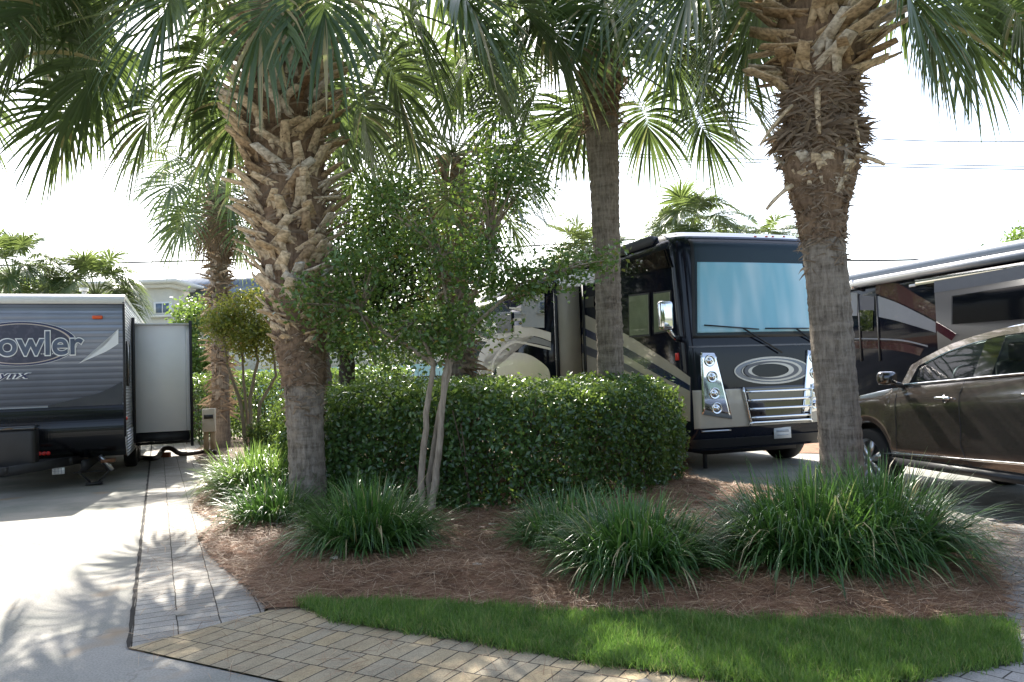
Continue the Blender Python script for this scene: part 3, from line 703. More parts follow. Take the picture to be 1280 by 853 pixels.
# ---- palms further back
def backpalm(label, px, Y, ytop, crown_kw, r=.2, shag=False, mat='frond', base_z=0.0, n=26, group=None, trunk_mat='palm_trunk', wmax=.05, nl=34, K=5, cropy=None, dead=0):
    t = P(px, ytop, Y)
    e = empty('palm_tree', label, 'palm tree', (t.x, Y, base_z), group=group)
    H = t.z - base_z
    path = [(random.uniform(-.1, .1), 0, 0), (0, 0, H * .5), (0, 0, H)]; rad = [(0, r * 1.15), (H * .3, r), (H, r * 1.1)]
    polyline_trunk(path, rad, M[trunk_mat], e, sides=18, step=.08, rough=.02)
    if shag:
        fibre(e, path, rad, H * .12, H, 900, L=(.15, .5), out=.5, w=.05)
        stubs(e, path, rad, H * .5, H, 70, L=(.15, .35), up=(-.6, .6), grey=.75, w=(.07, .12))
    crown(e, np.array([0, 0, H]), rand_specs(n, **crown_kw), mat=mat, n=nl, wmax=wmax, K=K)
    if dead:
        mbl = MB()
        for s in rand_specs(dead, el=(-1.3, -.7), p=(.7, 1.1), b=(.8, 1.1), droop=(1.5, 3)):
            frond(mbl, None, np.array([0, 0, H - .1]), s['az'], s['el'], s['p'], s['b'], n=30, droop=2.5, dead=True, wmax=.03, K=5)
        mbl.build('dead_fronds', M['dead_frond'], e)
    return e
backpalm('shaggy palm behind the white slide-out, with a skirt of dead fronds', 272, 20.0, 232, dict(el=(-.6, 1.3), p=(1.0, 1.5), b=(1.1, 1.4), droop=(1.0, 1.8), c=.15), r=.19, shag=True, dead=12, n=30)
backpalm('bright backlit palm behind the crape myrtle, dry brown skirt under its crown', 566, 15.0, 195, dict(el=(-.6, 1.3), p=(1.2, 1.8), b=(1.1, 1.35), c=.25), r=.20, shag=True, dead=9, n=26)
backpalm('dark smooth-stemmed palm half hidden behind the boot-covered trunk, right of it', 384, 13.0, 70, dict(el=(-.5, 1.3), p=(1.2, 1.8), b=(1.1, 1.35), droop=(1, 1.8)), r=.20, n=24)
backpalm('distant low palm at the left edge above the trailer roof', 15, 24.0, 350, dict(el=(-.2, 1.4), p=(.8, 1.1), b=(.8, 1.0)), mat='frond_far', nl=54, wmax=.06, n=30)
backpalm('distant rounded palm above the trailer roof, next to the cream house', 120, 25.0, 372, dict(el=(-.3, 1.4), p=(.8, 1.1), b=(.85, 1.0)), mat='frond_far', nl=54, wmax=.06, n=34)
backpalm('distant bushy palm whose rounded crown rises behind the motorhome roof', 862, 27.0, 298, dict(el=(-.3, 1.4), p=(.9, 1.3), b=(.95, 1.15)), mat='frond_far', nl=54, wmax=.06, n=36)
backpalm('small yellow-green palm showing left of the motorhome roof, behind the slim trunk', 735, 24.0, 326, dict(el=(-.3, 1.4), p=(.6, .9), b=(.9, 1.2), c=.3), mat='frond_far', nl=54, wmax=.06, n=24)
backpalm('distant low palm peeping over the motorhome roof beside the right trunk', 955, 30.0, 312, dict(el=(-.2, 1.3), p=(.8, 1.1), b=(.8, 1.0), c=.2), mat='frond_far', nl=54, wmax=.06, n=24)

# ---- clipped hedge
M['hedge'] = leafmat('hedge_leaf', [(0.0, (0.028, 0.065, 0.022)), (0.55, (0.065, 0.135, 0.04)), (0.88, (0.12, 0.21, 0.06)), (1.0, (0.28, 0.35, 0.11))], rough=0.26, trans=0.30, tcol=(0.4, 0.55, 0.08), spec=0.6)
M['twig'] = pbr('twig', (0.13, 0.09, 0.06), 0.9, var=0.3, bump=.4)
def hedge(name, label, poly, H, n, parent=None, size=.045, rr=.36, cat='hedge', mat='hedge', ncol=14, c=0.0, thick=.3, weight=None):
    poly = np.asarray(poly); x0, y0 = poly.min(0) - .1; x1, y1 = poly.max(0) + .1
    cxy = poly.mean(0)
    e = empty(name, label, cat, (cxy[0], cxy[1], .03))
    P_ = []; N_ = []; tot = 0
    it = 0
    while tot < n and it < 60:
        it += 1
        q = np.stack([rng.uniform(x0, x1, n), rng.uniform(y0, y1, n), rng.uniform(.1, H + .15, n)], 1)
        if weight is not None: q = q[rng.random(len(q)) < weight(q)]
        ins = inside(poly, q[:, :2]); d = edge_dist(poly, q[:, :2]) * np.where(ins, 1, -1)
        d = d + .15 * lump(q[:, 0] * 1.5, q[:, 1] * 1.5, q[:, 2] * 1.3, 1.1) - .12 * np.abs(q[:, 2] / H - .55)
        dt = H + .12 * lump(q[:, 0], q[:, 1], 0, 1.5) - q[:, 2]
        a = np.maximum(rr - d, 0); b_ = np.maximum(rr - dt, 0)
        depth = np.where((d < rr) & (dt < rr), rr - np.sqrt(a * a + b_ * b_), np.minimum(d, dt))
        depth = depth + rng.normal(0, .035, len(q)) + .03 * (lump(q[:, 0], q[:, 1], q[:, 2], 6) > .3)
        # small bare gaps near the bottom
        keep = (depth > 0) & (depth < thick) & (rng.random(len(q)) < np.exp(-depth * 4.0))
        keep &= ~((lump(q[:, 0] * 2, q[:, 1] * 2, q[:, 2] * 3.1, 2.3) > .75) & (q[:, 2] < .75))
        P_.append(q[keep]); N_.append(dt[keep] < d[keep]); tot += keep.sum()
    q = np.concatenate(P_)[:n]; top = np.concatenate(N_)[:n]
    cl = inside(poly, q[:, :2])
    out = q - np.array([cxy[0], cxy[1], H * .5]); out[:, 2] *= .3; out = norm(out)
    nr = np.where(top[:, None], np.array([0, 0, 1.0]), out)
    mb = MB(); r = np.clip(rng.random(n) * .75 + .15 * lump(q[:, 0], q[:, 1], q[:, 2], 3) + np.where(top, .18, 0) + c, 0, 1)  # top leaves shifted paler: the sunlit top is put into the leaf colour
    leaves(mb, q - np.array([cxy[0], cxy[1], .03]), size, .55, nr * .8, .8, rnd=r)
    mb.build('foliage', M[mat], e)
    tb = MB()
    for k in range(ncol * 6):
        for _ in range(50):
            p = np.array([rng.uniform(x0, x1), rng.uniform(y0, y1)])
            if inside(poly, p[None])[0] and edge_dist(poly, p[None])[0] > .15: break
        a = Vector((p[0] - cxy[0], p[1] - cxy[1], -.05))
        for s in range(3):
            t_ = a + Vector((random.uniform(-.35, .35), random.uniform(-.35, .35), H * random.uniform(.6, .93)))
            tube(tb, bez(a, a + Vector((0, 0, H * .4)), t_, 5), [.014, .011, .008, .006, .004], 4, cap=False)
    tb.build('branches', M['twig'], e)
    return e
hpoly = [(-2.15, 9.0), (-1.3, 8.75), (-.55, 8.35), (.35, 8.45), (1.15, 8.95), (1.9, 9.7), (2.24, 10.5), (2.1, 11.3), (1.2, 11.9), (-.8, 11.8), (-2.4, 12.4), (-3.6, 13.6), (-4.0, 13.2), (-3.2, 11.0)]
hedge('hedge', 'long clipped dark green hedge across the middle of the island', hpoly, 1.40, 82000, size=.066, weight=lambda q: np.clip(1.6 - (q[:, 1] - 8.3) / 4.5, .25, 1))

# ---- strappy grass clumps
M['blade'] = leafmat('strappy_blade', [(0.0, (0.022, 0.06, 0.018)), (0.5, (0.055, 0.135, 0.032)), (0.88, (0.11, 0.21, 0.05)), (0.95, (0.38, 0.33, 0.15)), (1.0, (0.45, 0.36, 0.2))], rough=0.33, trans=0.3, tcol=(0.25, 0.5, 0.08), spec=0.6)
M['blade_light'] = leafmat('strappy_blade_light', [(0.0, (0.04, 0.085, 0.02)), (0.5, (0.08, 0.16, 0.04)), (0.92, (0.15, 0.24, 0.06)), (1.0, (0.45, 0.38, 0.18))], rough=0.33, trans=0.4, tcol=(0.35, 0.55, 0.10), spec=0.6)
def clump(label, x, y, rx, ry, H, n, mat='blade', w=.010, name='grass_clump', L=(.6, 1.05), group='strappy grass clumps in the pine straw'):
    w = w * 1.35; n = int(n * .75)
    z = float(bed_h(np.array([[x, y]]))[0])
    e = MB(); a = rng.uniform(0, 2 * math.pi, n); rr = np.sqrt(rng.random(n)) * .42
    bx, by = np.cos(a) * rr * rx, np.sin(a) * rr * ry
    tilt = (rr / .42) * .75 + rng.normal(0, .22, n)
    aa = a + rng.normal(0, .55, n)
    d = np.stack([np.cos(aa) * np.sin(tilt), np.sin(aa) * np.sin(tilt), np.cos(tilt)], 1); d[:, 2] = np.abs(d[:, 2])
    side = np.stack([-np.sin(aa), np.cos(aa), rng.normal(0, .3, n)], 1)
    Lk = rng.uniform(L[0], L[1], n) * H * 1.25
    r = rng.random(n) * .9; r[rng.random(n) < .06] = 1.0
    ribbons(e, np.stack([bx, by, np.zeros(n) - .02], 1), d, side, Lk, w * rng.uniform(.7, 1.3, n), rng.uniform(.45, 2.3, n), 8, [.7, .95, 1, 1, .9, .7, .45, .08], fold=.3, rnd=r)
    o = e.build(name, M[mat], None, loc=(x, y, z)); return tag(o, label, 'ornamental grass', group)
def cl(px, py, *a, **k):
    g_ = G(px, py, .1); return (g_.x, g_.y)
c = cl(312, 620); clump('pale sunlit clump nearest the paver path, left of the booted trunk', c[0], c[1] + .35, 0.95, .95, .60, 2600, 'blade_light', w=.012)
c = cl(340, 652); clump('small blue-green clump tucked against the left side of the booted trunk', c[0], c[1], .75, .7, .46, 1000)
c = cl(462, 682); clump('arching clump right of the booted trunk, below the thin pale stems', c[0], c[1], 0.8, .8, .56, 2100, w=.011)
c = cl(395, 640); clump('sparse dark clump just behind the booted trunk', c[0] + .25, c[1] + .4, .7, .6, .6, 700)
c = cl(715, 683); clump('left one of the two joined clumps in front of the hedge', c[0], c[1] + .15, 0.8, .7, .44, 1500)
c = cl(795, 710); clump('right one of the two joined clumps in front of the hedge', c[0], c[1], 0.82, .8, .50, 2400, w=.011)
c = cl(1022, 706); clump('tall left half of the big grass mass at the foot of the right palm', c[0], c[1] + .15, 0.88, .85, .63, 2900, w=.0105)
c = cl(1108, 703); clump('tall right half of the big grass mass at the foot of the right palm', c[0], c[1] + .2, 0.9, .85, .65, 2900, w=.0105)
# tiny weed
g_ = G(1222, 708); wmb = MB(); leaves(wmb, rng.normal(0, .018, (60, 3)) + np.array([0, 0, .05]), .035, .7, np.array([0, 0, 1.0]), .5)
M['weed'] = leafmat('weed_leaf', [(0, (0.12, 0.25, 0.03)), (1, (0.2, 0.36, 0.05))], trans=.4)
tag(wmb.build('weed', M['weed'], loc=(g_.x, g_.y, .04)), 'tiny bright green weed at the right edge of the pine straw', 'weed')

# ---- broadleaf trees
M['crape'] = leafmat('crape_leaf', [(0.0, (0.04, 0.085, 0.02)), (0.6, (0.085, 0.165, 0.04)), (0.9, (0.17, 0.24, 0.06)), (1.0, (0.25, 0.13, 0.05))], rough=0.3, trans=0.3, tcol=(0.35, 0.5, 0.07), spec=0.6)
M['crape_young'] = leafmat('crape_young_leaf', [(0.0, (0.06, 0.11, 0.025)), (0.5, (0.14, 0.20, 0.04)), (0.85, (0.28, 0.30, 0.06)), (1.0, (0.38, 0.14, 0.06))], rough=0.35, trans=0.45, tcol=(0.6, 0.55, 0.08))
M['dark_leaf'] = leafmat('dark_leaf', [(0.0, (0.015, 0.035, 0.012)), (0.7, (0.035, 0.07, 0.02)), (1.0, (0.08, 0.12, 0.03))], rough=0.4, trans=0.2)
M['mid_leaf'] = leafmat('mid_leaf', [(0.0, (0.03, 0.07, 0.015)), (0.7, (0.07, 0.14, 0.03)), (1.0, (0.16, 0.22, 0.05))], rough=0.4, trans=0.35)
M['pale_bark'] = trunk_mat('pale_bark', (0.42, 0.34, 0.26), (0.20, 0.155, 0.11), ring=1.0)
M['dark_bark'] = trunk_mat('dark_bark', (0.10, 0.08, 0.065), (0.035, 0.028, 0.022), ring=2.0)
def blobtree(name, label, cat, base, stems, blobs, leafm, barkm, lsize=.05, sub=14, r_sub=.16, group=None, aspect=.6):
    """base world; stems: list of polylines (local) with radii; blobs: (world centre, (rx,ry,rz), n leaves)"""
    e = empty(name, label, cat, base, group=group); b = Vector(base)
    tb = MB(); ends = []
    for pts, r0, r1 in stems:
        pts = [Vector(p) for p in pts]
        fine = []
        for i in range(len(pts) - 1):
            for k in range(5):
                t_ = k / 5; fine.append(pts[i].lerp(pts[i + 1], t_) + Vector((random.gauss(0, r0 * .12), random.gauss(0, r0 * .12), 0)))
        fine.append(pts[-1])
        tube(tb, fine, np.linspace(r0, r1, len(fine)), 10); ends.append(pts[-1])
    lm = MB(); bt = MB()
    for (c_, rad_, n) in blobs:
        c_ = Vector(c_) - b
        k = max(3, int(sub * (rad_[0] * rad_[1] * rad_[2]) ** (1 / 3) / .35))
        sc = rng.normal(0, 1, (k, 3)); sc = norm(sc) * (rng.random((k, 1)) ** .45)
        sc = sc * np.array(rad_) + np.array(c_)
        st = min(ends, key=lambda q: (q - c_).length)
        for s in sc[: max(3, k // 2)]:
            mid = (st + Vector(s)) / 2 + Vector((random.gauss(0, .05), random.gauss(0, .05), .05))
            tube(bt, bez(st, mid, Vector(s), 6), np.linspace(.014, .003, 6) if (Vector(s) - st).length < 2 else np.linspace(.03, .005, 6), 4, cap=False)
        idx = rng.integers(0, k, n)
        off = rng.normal(0, 1, (n, 3)) * r_sub * np.array([1, 1, .65])
        p = sc[idx] + off
        lm_n = norm(np.array([0, 0, .8]) + rng.normal(0, .5, (n, 3)))
        leaves(lm, p, lsize, aspect, lm_n, .7, rnd=np.clip(rng.random(n) * .8 + rng.random(k)[idx] * .25, 0, 1))
    tb.build('trunk', M[barkm], e, smooth=True)
    bt.build('branches', M[barkm], e)
    lm.build('crown', M[leafm], e)
    return e
def W(px, py, Y): p = P(px, py, Y); return (p.x, p.y, p.z)
# crape myrtle in front of the hedge
cb = G(533, 655); cb.z = .08
def lc(px, py, Y, b=None): p = P(px, py, Y); return p - (cb if b is None else b)
cy = cb.y
stems = [([(-.06, 0, -.1), lc(527, 590, cy), lc(535, 500, cy), lc(542, 455, cy), lc(520, 400, cy)], .040, .02),
         ([(.02, 0, -.1), lc(545, 600, cy), lc(551, 530, cy), lc(556, 470, cy), lc(566, 430, cy + .1), lc(590, 380, cy + .2), lc(612, 300, cy + .3)], .044, .015),
         ([(.06, .05, -.1), lc(536, 600, cy + .1), lc(548, 520, cy + .1), lc(562, 465, cy + .1), lc(560, 400, cy + .1), lc(550, 320, cy + .1)], .036, .015),
         ([lc(545, 458, cy), lc(520, 440, cy), lc(480, 415, cy + .1), lc(450, 390, cy + .1)], .03, .014),
         ([lc(566, 432, cy + .1), lc(600, 400, cy), lc(650, 355, cy), lc(700, 340, cy)], .024, .010),
         ([lc(556, 470, cy + .1), lc(575, 430, cy + .2), lc(560, 380, cy + .3)], .03, .014)]
bl = [(W(500, 420, cy), (.62, .5, .32), 1774), (W(430, 395, cy + .2), (.45, .5, .36), 1356), (W(570, 400, cy), (.5, .5, .34), 1356), (W(470, 330, cy), (.45, .5, .40), 1356),
      (W(540, 310, cy), (.5, .5, .42), 1356), (W(500, 250, cy + .1), (.42, .4, .36), 783), (W(600, 260, cy + .1), (.32, .4, .5), 887), (W(640, 230, cy), (.42, .4, .22), 469), (W(650, 190, cy), (.3, .3, .35), 469),
      (W(610, 180, cy), (.3, .3, .4), 469), (W(630, 350, cy), (.45, .4, .18), 783), (W(690, 340, cy), (.45, .4, .13), 834), (W(745, 328, cy + .1), (.36, .3, .07), 365), (W(600, 330, cy), (.4, .4, .25), 678), (W(405, 370, cy - .2), (.28, .3, .18), 469), (W(480, 455, cy + .3), (.4, .3, .14), 417)]
blobtree('crape_myrtle', 'slender multi-stemmed tree with pale stems and small glossy leaves in front of the hedge', 'tree', cb, stems, bl, 'crape', 'pale_bark', lsize=.060, sub=16, r_sub=.135)
# young crape myrtle far left
c2b = G(308, 548); Y2 = 17.0; c2b = P(308, 500, Y2); c2b.z = 0
def l2(px, py): p = P(px, py, Y2); return p - c2b
st2 = [([(0, 0, 0), l2(300, 500), l2(285, 460), l2(280, 430)], .05, .02), ([(0.1, 0, 0), l2(312, 500), l2(322, 450), l2(318, 420)], .05, .02), ([(.15, 0, 0), l2(325, 505), l2(345, 470), l2(340, 430)], .045, .02), ([(.05, .1, 0), l2(305, 480), l2(302, 440)], .04, .02)]
bl2 = [(W(300, 415, Y2), (.62, .6, .6), 3000), (W(280, 400, Y2), (.35, .5, .4), 1200), (W(330, 415, Y2), (.5, .5, .6), 2200), (W(320, 375, Y2), (.3, .4, .25), 700), (W(298, 385, Y2), (.4, .4, .3), 900)]
blobtree('crape_myrtle', 'young shrubby tree with yellow-green and reddish leaves by the shaggy palm', 'tree', c2b, st2, bl2, 'crape_young', 'pale_bark', lsize=.075, sub=9, r_sub=.17)
# dark tree behind the booted palm
def simpletree(label, px, Y, base_w, blobs, leafm, lsize, r=.15, barkm='dark_bark', ytop=430, name='broadleaf_tree', sub=10, r_sub=.3, group=None):
    b_ = P(px, 480, Y); b_.z = 0
    t_ = P(px, ytop, Y) - b_
    st = [([(0, 0, -.05), (0, 0, max(.4, t_.z * .6)), (0, 0, max(.8, t_.z))], r, r * .6)]
    return blobtree(name, label, 'tree', b_, st, [(W(x, y, Y + dy), rr_, n) for (x, y, dy, rr_, n) in blobs], leafm, barkm, lsize=lsize, sub=sub, r_sub=r_sub, group=group)
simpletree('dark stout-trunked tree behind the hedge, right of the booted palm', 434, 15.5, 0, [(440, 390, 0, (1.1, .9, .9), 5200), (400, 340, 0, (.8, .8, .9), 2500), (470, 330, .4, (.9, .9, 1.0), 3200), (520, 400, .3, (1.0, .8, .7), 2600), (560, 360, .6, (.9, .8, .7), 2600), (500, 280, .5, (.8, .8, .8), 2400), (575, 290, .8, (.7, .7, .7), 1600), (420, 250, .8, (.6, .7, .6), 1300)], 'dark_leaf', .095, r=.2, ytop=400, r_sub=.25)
simpletree('green tree between the slide-out and the shaggy palm', 240, 25, 0, [(246, 402, 0, (.45, 1, .7), 1800), (248, 440, 0, (.9, 1, 1.0), 2600), (235, 470, 0, (.9, 1, .8), 2200)], 'mid_leaf', .13, r=.1, ytop=450, r_sub=.25)
simpletree('distant tree top above the roof of the right-hand motorhome', 1290, 60, 0, [(1292, 300, 0, (2.2, 2, 1.1), 900)], 'mid_leaf', .35, r=.3, ytop=320, r_sub=.5)
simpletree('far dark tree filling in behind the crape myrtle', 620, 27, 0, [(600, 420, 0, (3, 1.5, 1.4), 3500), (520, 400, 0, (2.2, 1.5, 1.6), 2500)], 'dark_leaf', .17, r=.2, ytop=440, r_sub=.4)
# back hedges
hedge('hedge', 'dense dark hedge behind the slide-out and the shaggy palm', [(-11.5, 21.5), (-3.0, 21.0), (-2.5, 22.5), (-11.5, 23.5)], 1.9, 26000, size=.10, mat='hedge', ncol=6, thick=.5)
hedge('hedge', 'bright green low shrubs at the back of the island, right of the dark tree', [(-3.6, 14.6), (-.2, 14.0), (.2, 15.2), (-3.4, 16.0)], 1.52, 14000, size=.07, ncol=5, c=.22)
hedge('shrub', 'rounded shrub behind the pale sunlit grass clump', [(-3.6, 11.6), (-3.0, 11.3), (-2.5, 11.6), (-2.6, 12.4), (-3.4, 12.6)], .95, 7000, size=.055, ncol=3, cat='shrub', c=.12)
hedge('shrub', 'low dark shrub right of the timber utility post', [(-5.6, 16.6), (-5.0, 16.3), (-4.2, 16.7), (-4.4, 17.8), (-5.5, 17.8)], .85, 5000, size=.075, ncol=3, cat='shrub')

# ---- unseen trees added behind the camera to darken what glossy panels reflect
for i, (x, y, w_) in enumerate(((-17, -15, 3.6), (-9.5, -17, 4.0), (-2, -15.5, 3.8), (5.5, -17, 4.2), (13, -15, 3.8), (20, -16, 4.0))):
    bb = Vector((x, y, 0))
    blobtree('broadleaf_tree', 'unseen leafy tree added behind the viewer to darken reflections', 'tree', bb, [([(0, 0, -.1), (.1, 0, 1.5), (0, .1, 3.0)], .22, .14)],
             [((x, y, 4.6), (w_, 2.4, 2.6), 5200), ((x, y + .3, 2.2), (w_, 1.6, 1.6), 3600)], 'dark_leaf', 'dark_bark', lsize=.42, sub=9, r_sub=.6, group='unseen trees added for reflections')

ob = Vector((-7.0, 8.9, 0)); OP = empty('palm_tree', 'palm just outside the left edge of the picture, only its leaf tips hang into the top corner', 'palm tree', ob)
OP['label'] = 'palm beyond the left edge, only leaf tips hanging into the top left corner'
polyline_trunk([(0, 0, -.05), (.05, 0, 3), (0, 0, 6.6)], [(0, .25), (6.6, .24)], M['palm_trunk'], OP)
crown(OP, np.array([0, 0, 6.6]), [dict(az=1.3 + .28 * k, el=.05 + .12 * (k % 3), p=1.5, b=1.4, droop=1.6) for k in range(-3, 4)] + rand_specs(26, el=(-.3, 1.4), p=(1.2, 1.8), b=(1.1, 1.4)), wmax=.05)
# ================================================================ VEHICLES
M['white_paint'] = pbr('white_paint', (0.72, 0.72, 0.70), 0.35, var=.06, coat=.3)
M['slide_white'] = pbr('slide_white', (0.92, 0.92, 0.91), 0.5, var=.05, vscale=2)
M['black_plastic'] = pbr('black_plastic', (0.018, 0.018, 0.02), 0.45, var=.2)
M['black_gloss'] = pbr('black_gloss', (0.006, 0.007, 0.010), 0.06, var=.1, coat=1.0, spec=.6)
M['rubber'] = pbr('rubber', (0.015, 0.015, 0.016), 0.8, var=.2)
M['chrome'] = pbr('chrome', (0.75, 0.76, 0.78), 0.06, metal=1.0, var=.03)
M['alu'] = pbr('aluminium', (0.55, 0.56, 0.58), 0.28, metal=1.0, var=.08)
M['steel_black'] = pbr('painted_steel', (0.02, 0.02, 0.022), 0.55, var=.3)
M['orange_lens'] = pbr('orange_lens', (0.75, 0.10, 0.015), 0.25, var=.1)
M['red_lens'] = pbr('red_lens', (0.6, 0.02, 0.015), 0.25, var=.1)
M['beige'] = pbr('beige_paint', (0.46, 0.41, 0.33), 0.2, var=.05, coat=.8)
M['beige_panel'] = pbr('beige_panel', (0.42, 0.37, 0.29), 0.45, var=.05)
M['navy'] = pbr('navy_paint', (0.012, 0.022, 0.075), 0.15, var=.06, coat=1.0)
M['grey_paint'] = pbr('grey_paint', (0.09, 0.09, 0.11), 0.35, var=.06, coat=.15)
M['silver_paint'] = pbr('silver_paint', (0.24, 0.25, 0.27), 0.3, metal=.1, var=.05, coat=.4)
M['fairing'] = pbr('fairing_grey', (0.20, 0.23, 0.27), 0.4, var=.05)
M['light_stripe'] = pbr('light_stripe', (0.60, 0.56, 0.50), 0.25, var=.04, coat=.6)
M['slide_grey'] = pbr('slide_grey', (0.014, 0.015, 0.018), 0.3, var=.1, spec=.12)
M['fascia'] = pbr('fascia_silver', (0.11, 0.12, 0.135), 0.35, var=.06, spec=.2)
M['maroon'] = pbr('maroon_paint', (0.045, 0.005, 0.012), 0.2, var=.1, coat=1.0)
M['blind'] = pbr('window_blind', (0.66, 0.66, 0.54), 0.7, var=.2, vscale=3)
M['dark_glass'] = pbr('dark_glass', (0.004, 0.005, 0.006), 0.03, var=.1, spec=.8, coat=1.0)
M['motor_black'] = pbr('motorhome_black', (0.006, 0.008, 0.016), 0.07, var=.1, coat=0.0, spec=.28)
M['roof_white'] = pbr('roof_white', (0.62, 0.64, 0.66), 0.5, var=.08)
M['logo_white'] = pbr('logo_white', (0.82, 0.84, 0.86), 0.4, var=.03)
M['logo_navy'] = pbr('logo_navy', (0.03, 0.04, 0.11), 0.35, var=.2)
M['logo_fill'] = pbr('logo_fill', (0.09, 0.12, 0.19), 0.35, var=.5, vscale=5)
M['logo_dark'] = pbr('logo_dark', (0.035, 0.04, 0.07), 0.4, var=.5, vscale=8, dirt=(0.12, 0.12, 0.17))
M['sweep'] = pbr('dark_sweep', (.03, .035, .05), .3, var=.1, coat=.4)
M['logo_tan'] = pbr('logo_tan', (0.55, 0.48, 0.44), 0.4, var=.05)
M['plate_white'] = pbr('plate_white', (0.75, 0.75, 0.73), 0.5, var=.04)
M['plate_ink'] = pbr('plate_ink', (0.15, 0.17, 0.25), 0.5, var=.04)

def siding_mat(name, col, pitch, axis='Z', rough=.3, metal=.5, strength=.6, var=.12):
    m, nt, out = newmat(name)
    b = node(nt, 'ShaderNodeBsdfPrincipled'); b.inputs['Roughness'].default_value = rough; b.inputs['Metallic'].default_value = metal; nt.links.new(b.outputs[0], out.inputs[0])
    tc = node(nt, 'ShaderNodeTexCoord')
    wv = node(nt, 'ShaderNodeTexWave', wave_type='BANDS', bands_direction=axis, wave_profile='SIN'); wv.inputs['Scale'].default_value = (0.314159 / pitch); wv.inputs['Distortion'].default_value = 0.12; wv.inputs['Detail Scale'].default_value = .7
    nt.links.new(tc.outputs['Object'], wv.inputs[0])
    nz = node(nt, 'ShaderNodeTexNoise', Scale=1.2, Detail=5.0); nt.links.new(tc.outputs['Object'], nz.inputs['Vector'])
    cr = node(nt, 'ShaderNodeValToRGB'); nt.links.new(nz.outputs[0], cr.inputs[0]); c = Vector(col)
    cr.color_ramp.elements[0].position = .3; cr.color_ramp.elements[0].color = rgba(c * (1 - var)); cr.color_ramp.elements[1].position = .7; cr.color_ramp.elements[1].color = rgba(c * (1 + var))
    c2 = node(nt, 'ShaderNodeValToRGB'); nt.links.new(wv.outputs['Fac'], c2.inputs[0]); c2.color_ramp.elements[0].position = .0; c2.color_ramp.elements[0].color = (.45, .45, .45, 1); c2.color_ramp.elements[1].position = .18; c2.color_ramp.elements[1].color = (1, 1, 1, 1)
    mx = node(nt, 'ShaderNodeMix', data_type='RGBA', blend_type='MULTIPLY'); mx.inputs['Factor'].default_value = .55
    nt.links.new(cr.outputs[0], mx.inputs[6]); nt.links.new(c2.outputs[0], mx.inputs[7]); nt.links.new(mx.outputs[2], b.inputs['Base Color'])
    bp = node(nt, 'ShaderNodeBump', Strength=strength, Distance=.015); nt.links.new(wv.outputs['Fac'], bp.inputs['Height']); nt.links.new(bp.outputs[0], b.inputs['Normal'])
    return m
M['siding_blue'] = siding_mat('blue_grey_siding', (0.24, 0.27, 0.34), .095, strength=.3, metal=.3)
M['siding_silver'] = siding_mat('silver_siding', (0.50, 0.52, 0.55), .05, strength=1.0, metal=.6)
def diamond_mat():
    m, nt, out = newmat('diamond_plate')
    b = node(nt, 'ShaderNodeBsdfPrincipled'); b.inputs['Roughness'].default_value = .18; b.inputs['Metallic'].default_value = .3; b.inputs['Base Color'].default_value = (.012, .013, .016, 1); nt.links.new(b.outputs[0], out.inputs[0])
    tc = node(nt, 'ShaderNodeTexCoord'); vo = node(nt, 'ShaderNodeTexVoronoi', Scale=28.0); vo.inputs['Randomness'].default_value = .0; nt.links.new(tc.outputs['Object'], vo.inputs['Vector'])
    bp = node(nt, 'ShaderNodeBump', Strength=.35, Distance=.004); nt.links.new(vo.outputs['Distance'], bp.inputs['Height']); nt.links.new(bp.outputs[0], b.inputs['Normal'])
    return m
M['diamond'] = diamond_mat()

class Frame:
    """local frame of a vehicle: front face looks along -y, x to the right in the picture"""
    def __init__(s, loc, th):
        s.loc = Vector(loc); s.th = th; s.R = Matrix.Rotation(th, 3, 'Z'); s.Ri = s.R.inverted()
    def hit(s, px, py, axis, val):
        o = s.Ri @ (Vector((0, 0, CAM_H)) - s.loc); d = s.Ri @ ray(px, py)
        t = (val - o[axis]) / d[axis]
        return o + d * t

def poly_slab(name, pts, axis, off, th, mat, parent, label=None):
    """flat outline (list of 3-vectors in the plane axis=const) given thickness th along the outward direction"""
    bm = bmesh.new(); sgn = 1 if off > 0 else -1
    vs = []
    for p in pts:
        p = list(p); p[axis] += off; vs.append(bm.verts.new(p))
    fc = bm.faces.new(vs); bmesh.ops.triangulate(bm, faces=[fc])
    r = bmesh.ops.extrude_face_region(bm, geom=list(bm.faces))
    for v in [g for g in r['geom'] if isinstance(g, bmesh.types.BMVert)]: v.co[axis] += sgn * th
    bmesh.ops.recalc_face_normals(bm, faces=bm.faces)
    me = bpy.data.meshes.new(name); bm.to_mesh(me); bm.free(); me.materials.append(mat)
    o = bpy.data.objects.new(name, me); COL.objects.link(o); o.parent = parent
    if label: o['label'] = label
    return o

def band(name, top, bot, axis, off, th, mat, parent):
    return poly_slab(name, list(top) + list(bot)[::-1], axis, off, th, mat, parent)

def smoothline(pts, n=6):
    """Catmull-Rom through points"""
    pts = [Vector(p) for p in pts]; out = []
    for i in range(len(pts) - 1):
        p0 = pts[max(i - 1, 0)]; p1 = pts[i]; p2 = pts[i + 1]; p3 = pts[min(i + 2, len(pts) - 1)]
        for k in range(n):
            t = k / n
            out.append(0.5 * ((2 * p1) + (-p0 + p2) * t + (2 * p0 - 5 * p1 + 4 * p2 - p3) * t * t + (-p0 + 3 * p1 - 3 * p2 + p3) * t ** 3))
    out.append(pts[-1]); return out

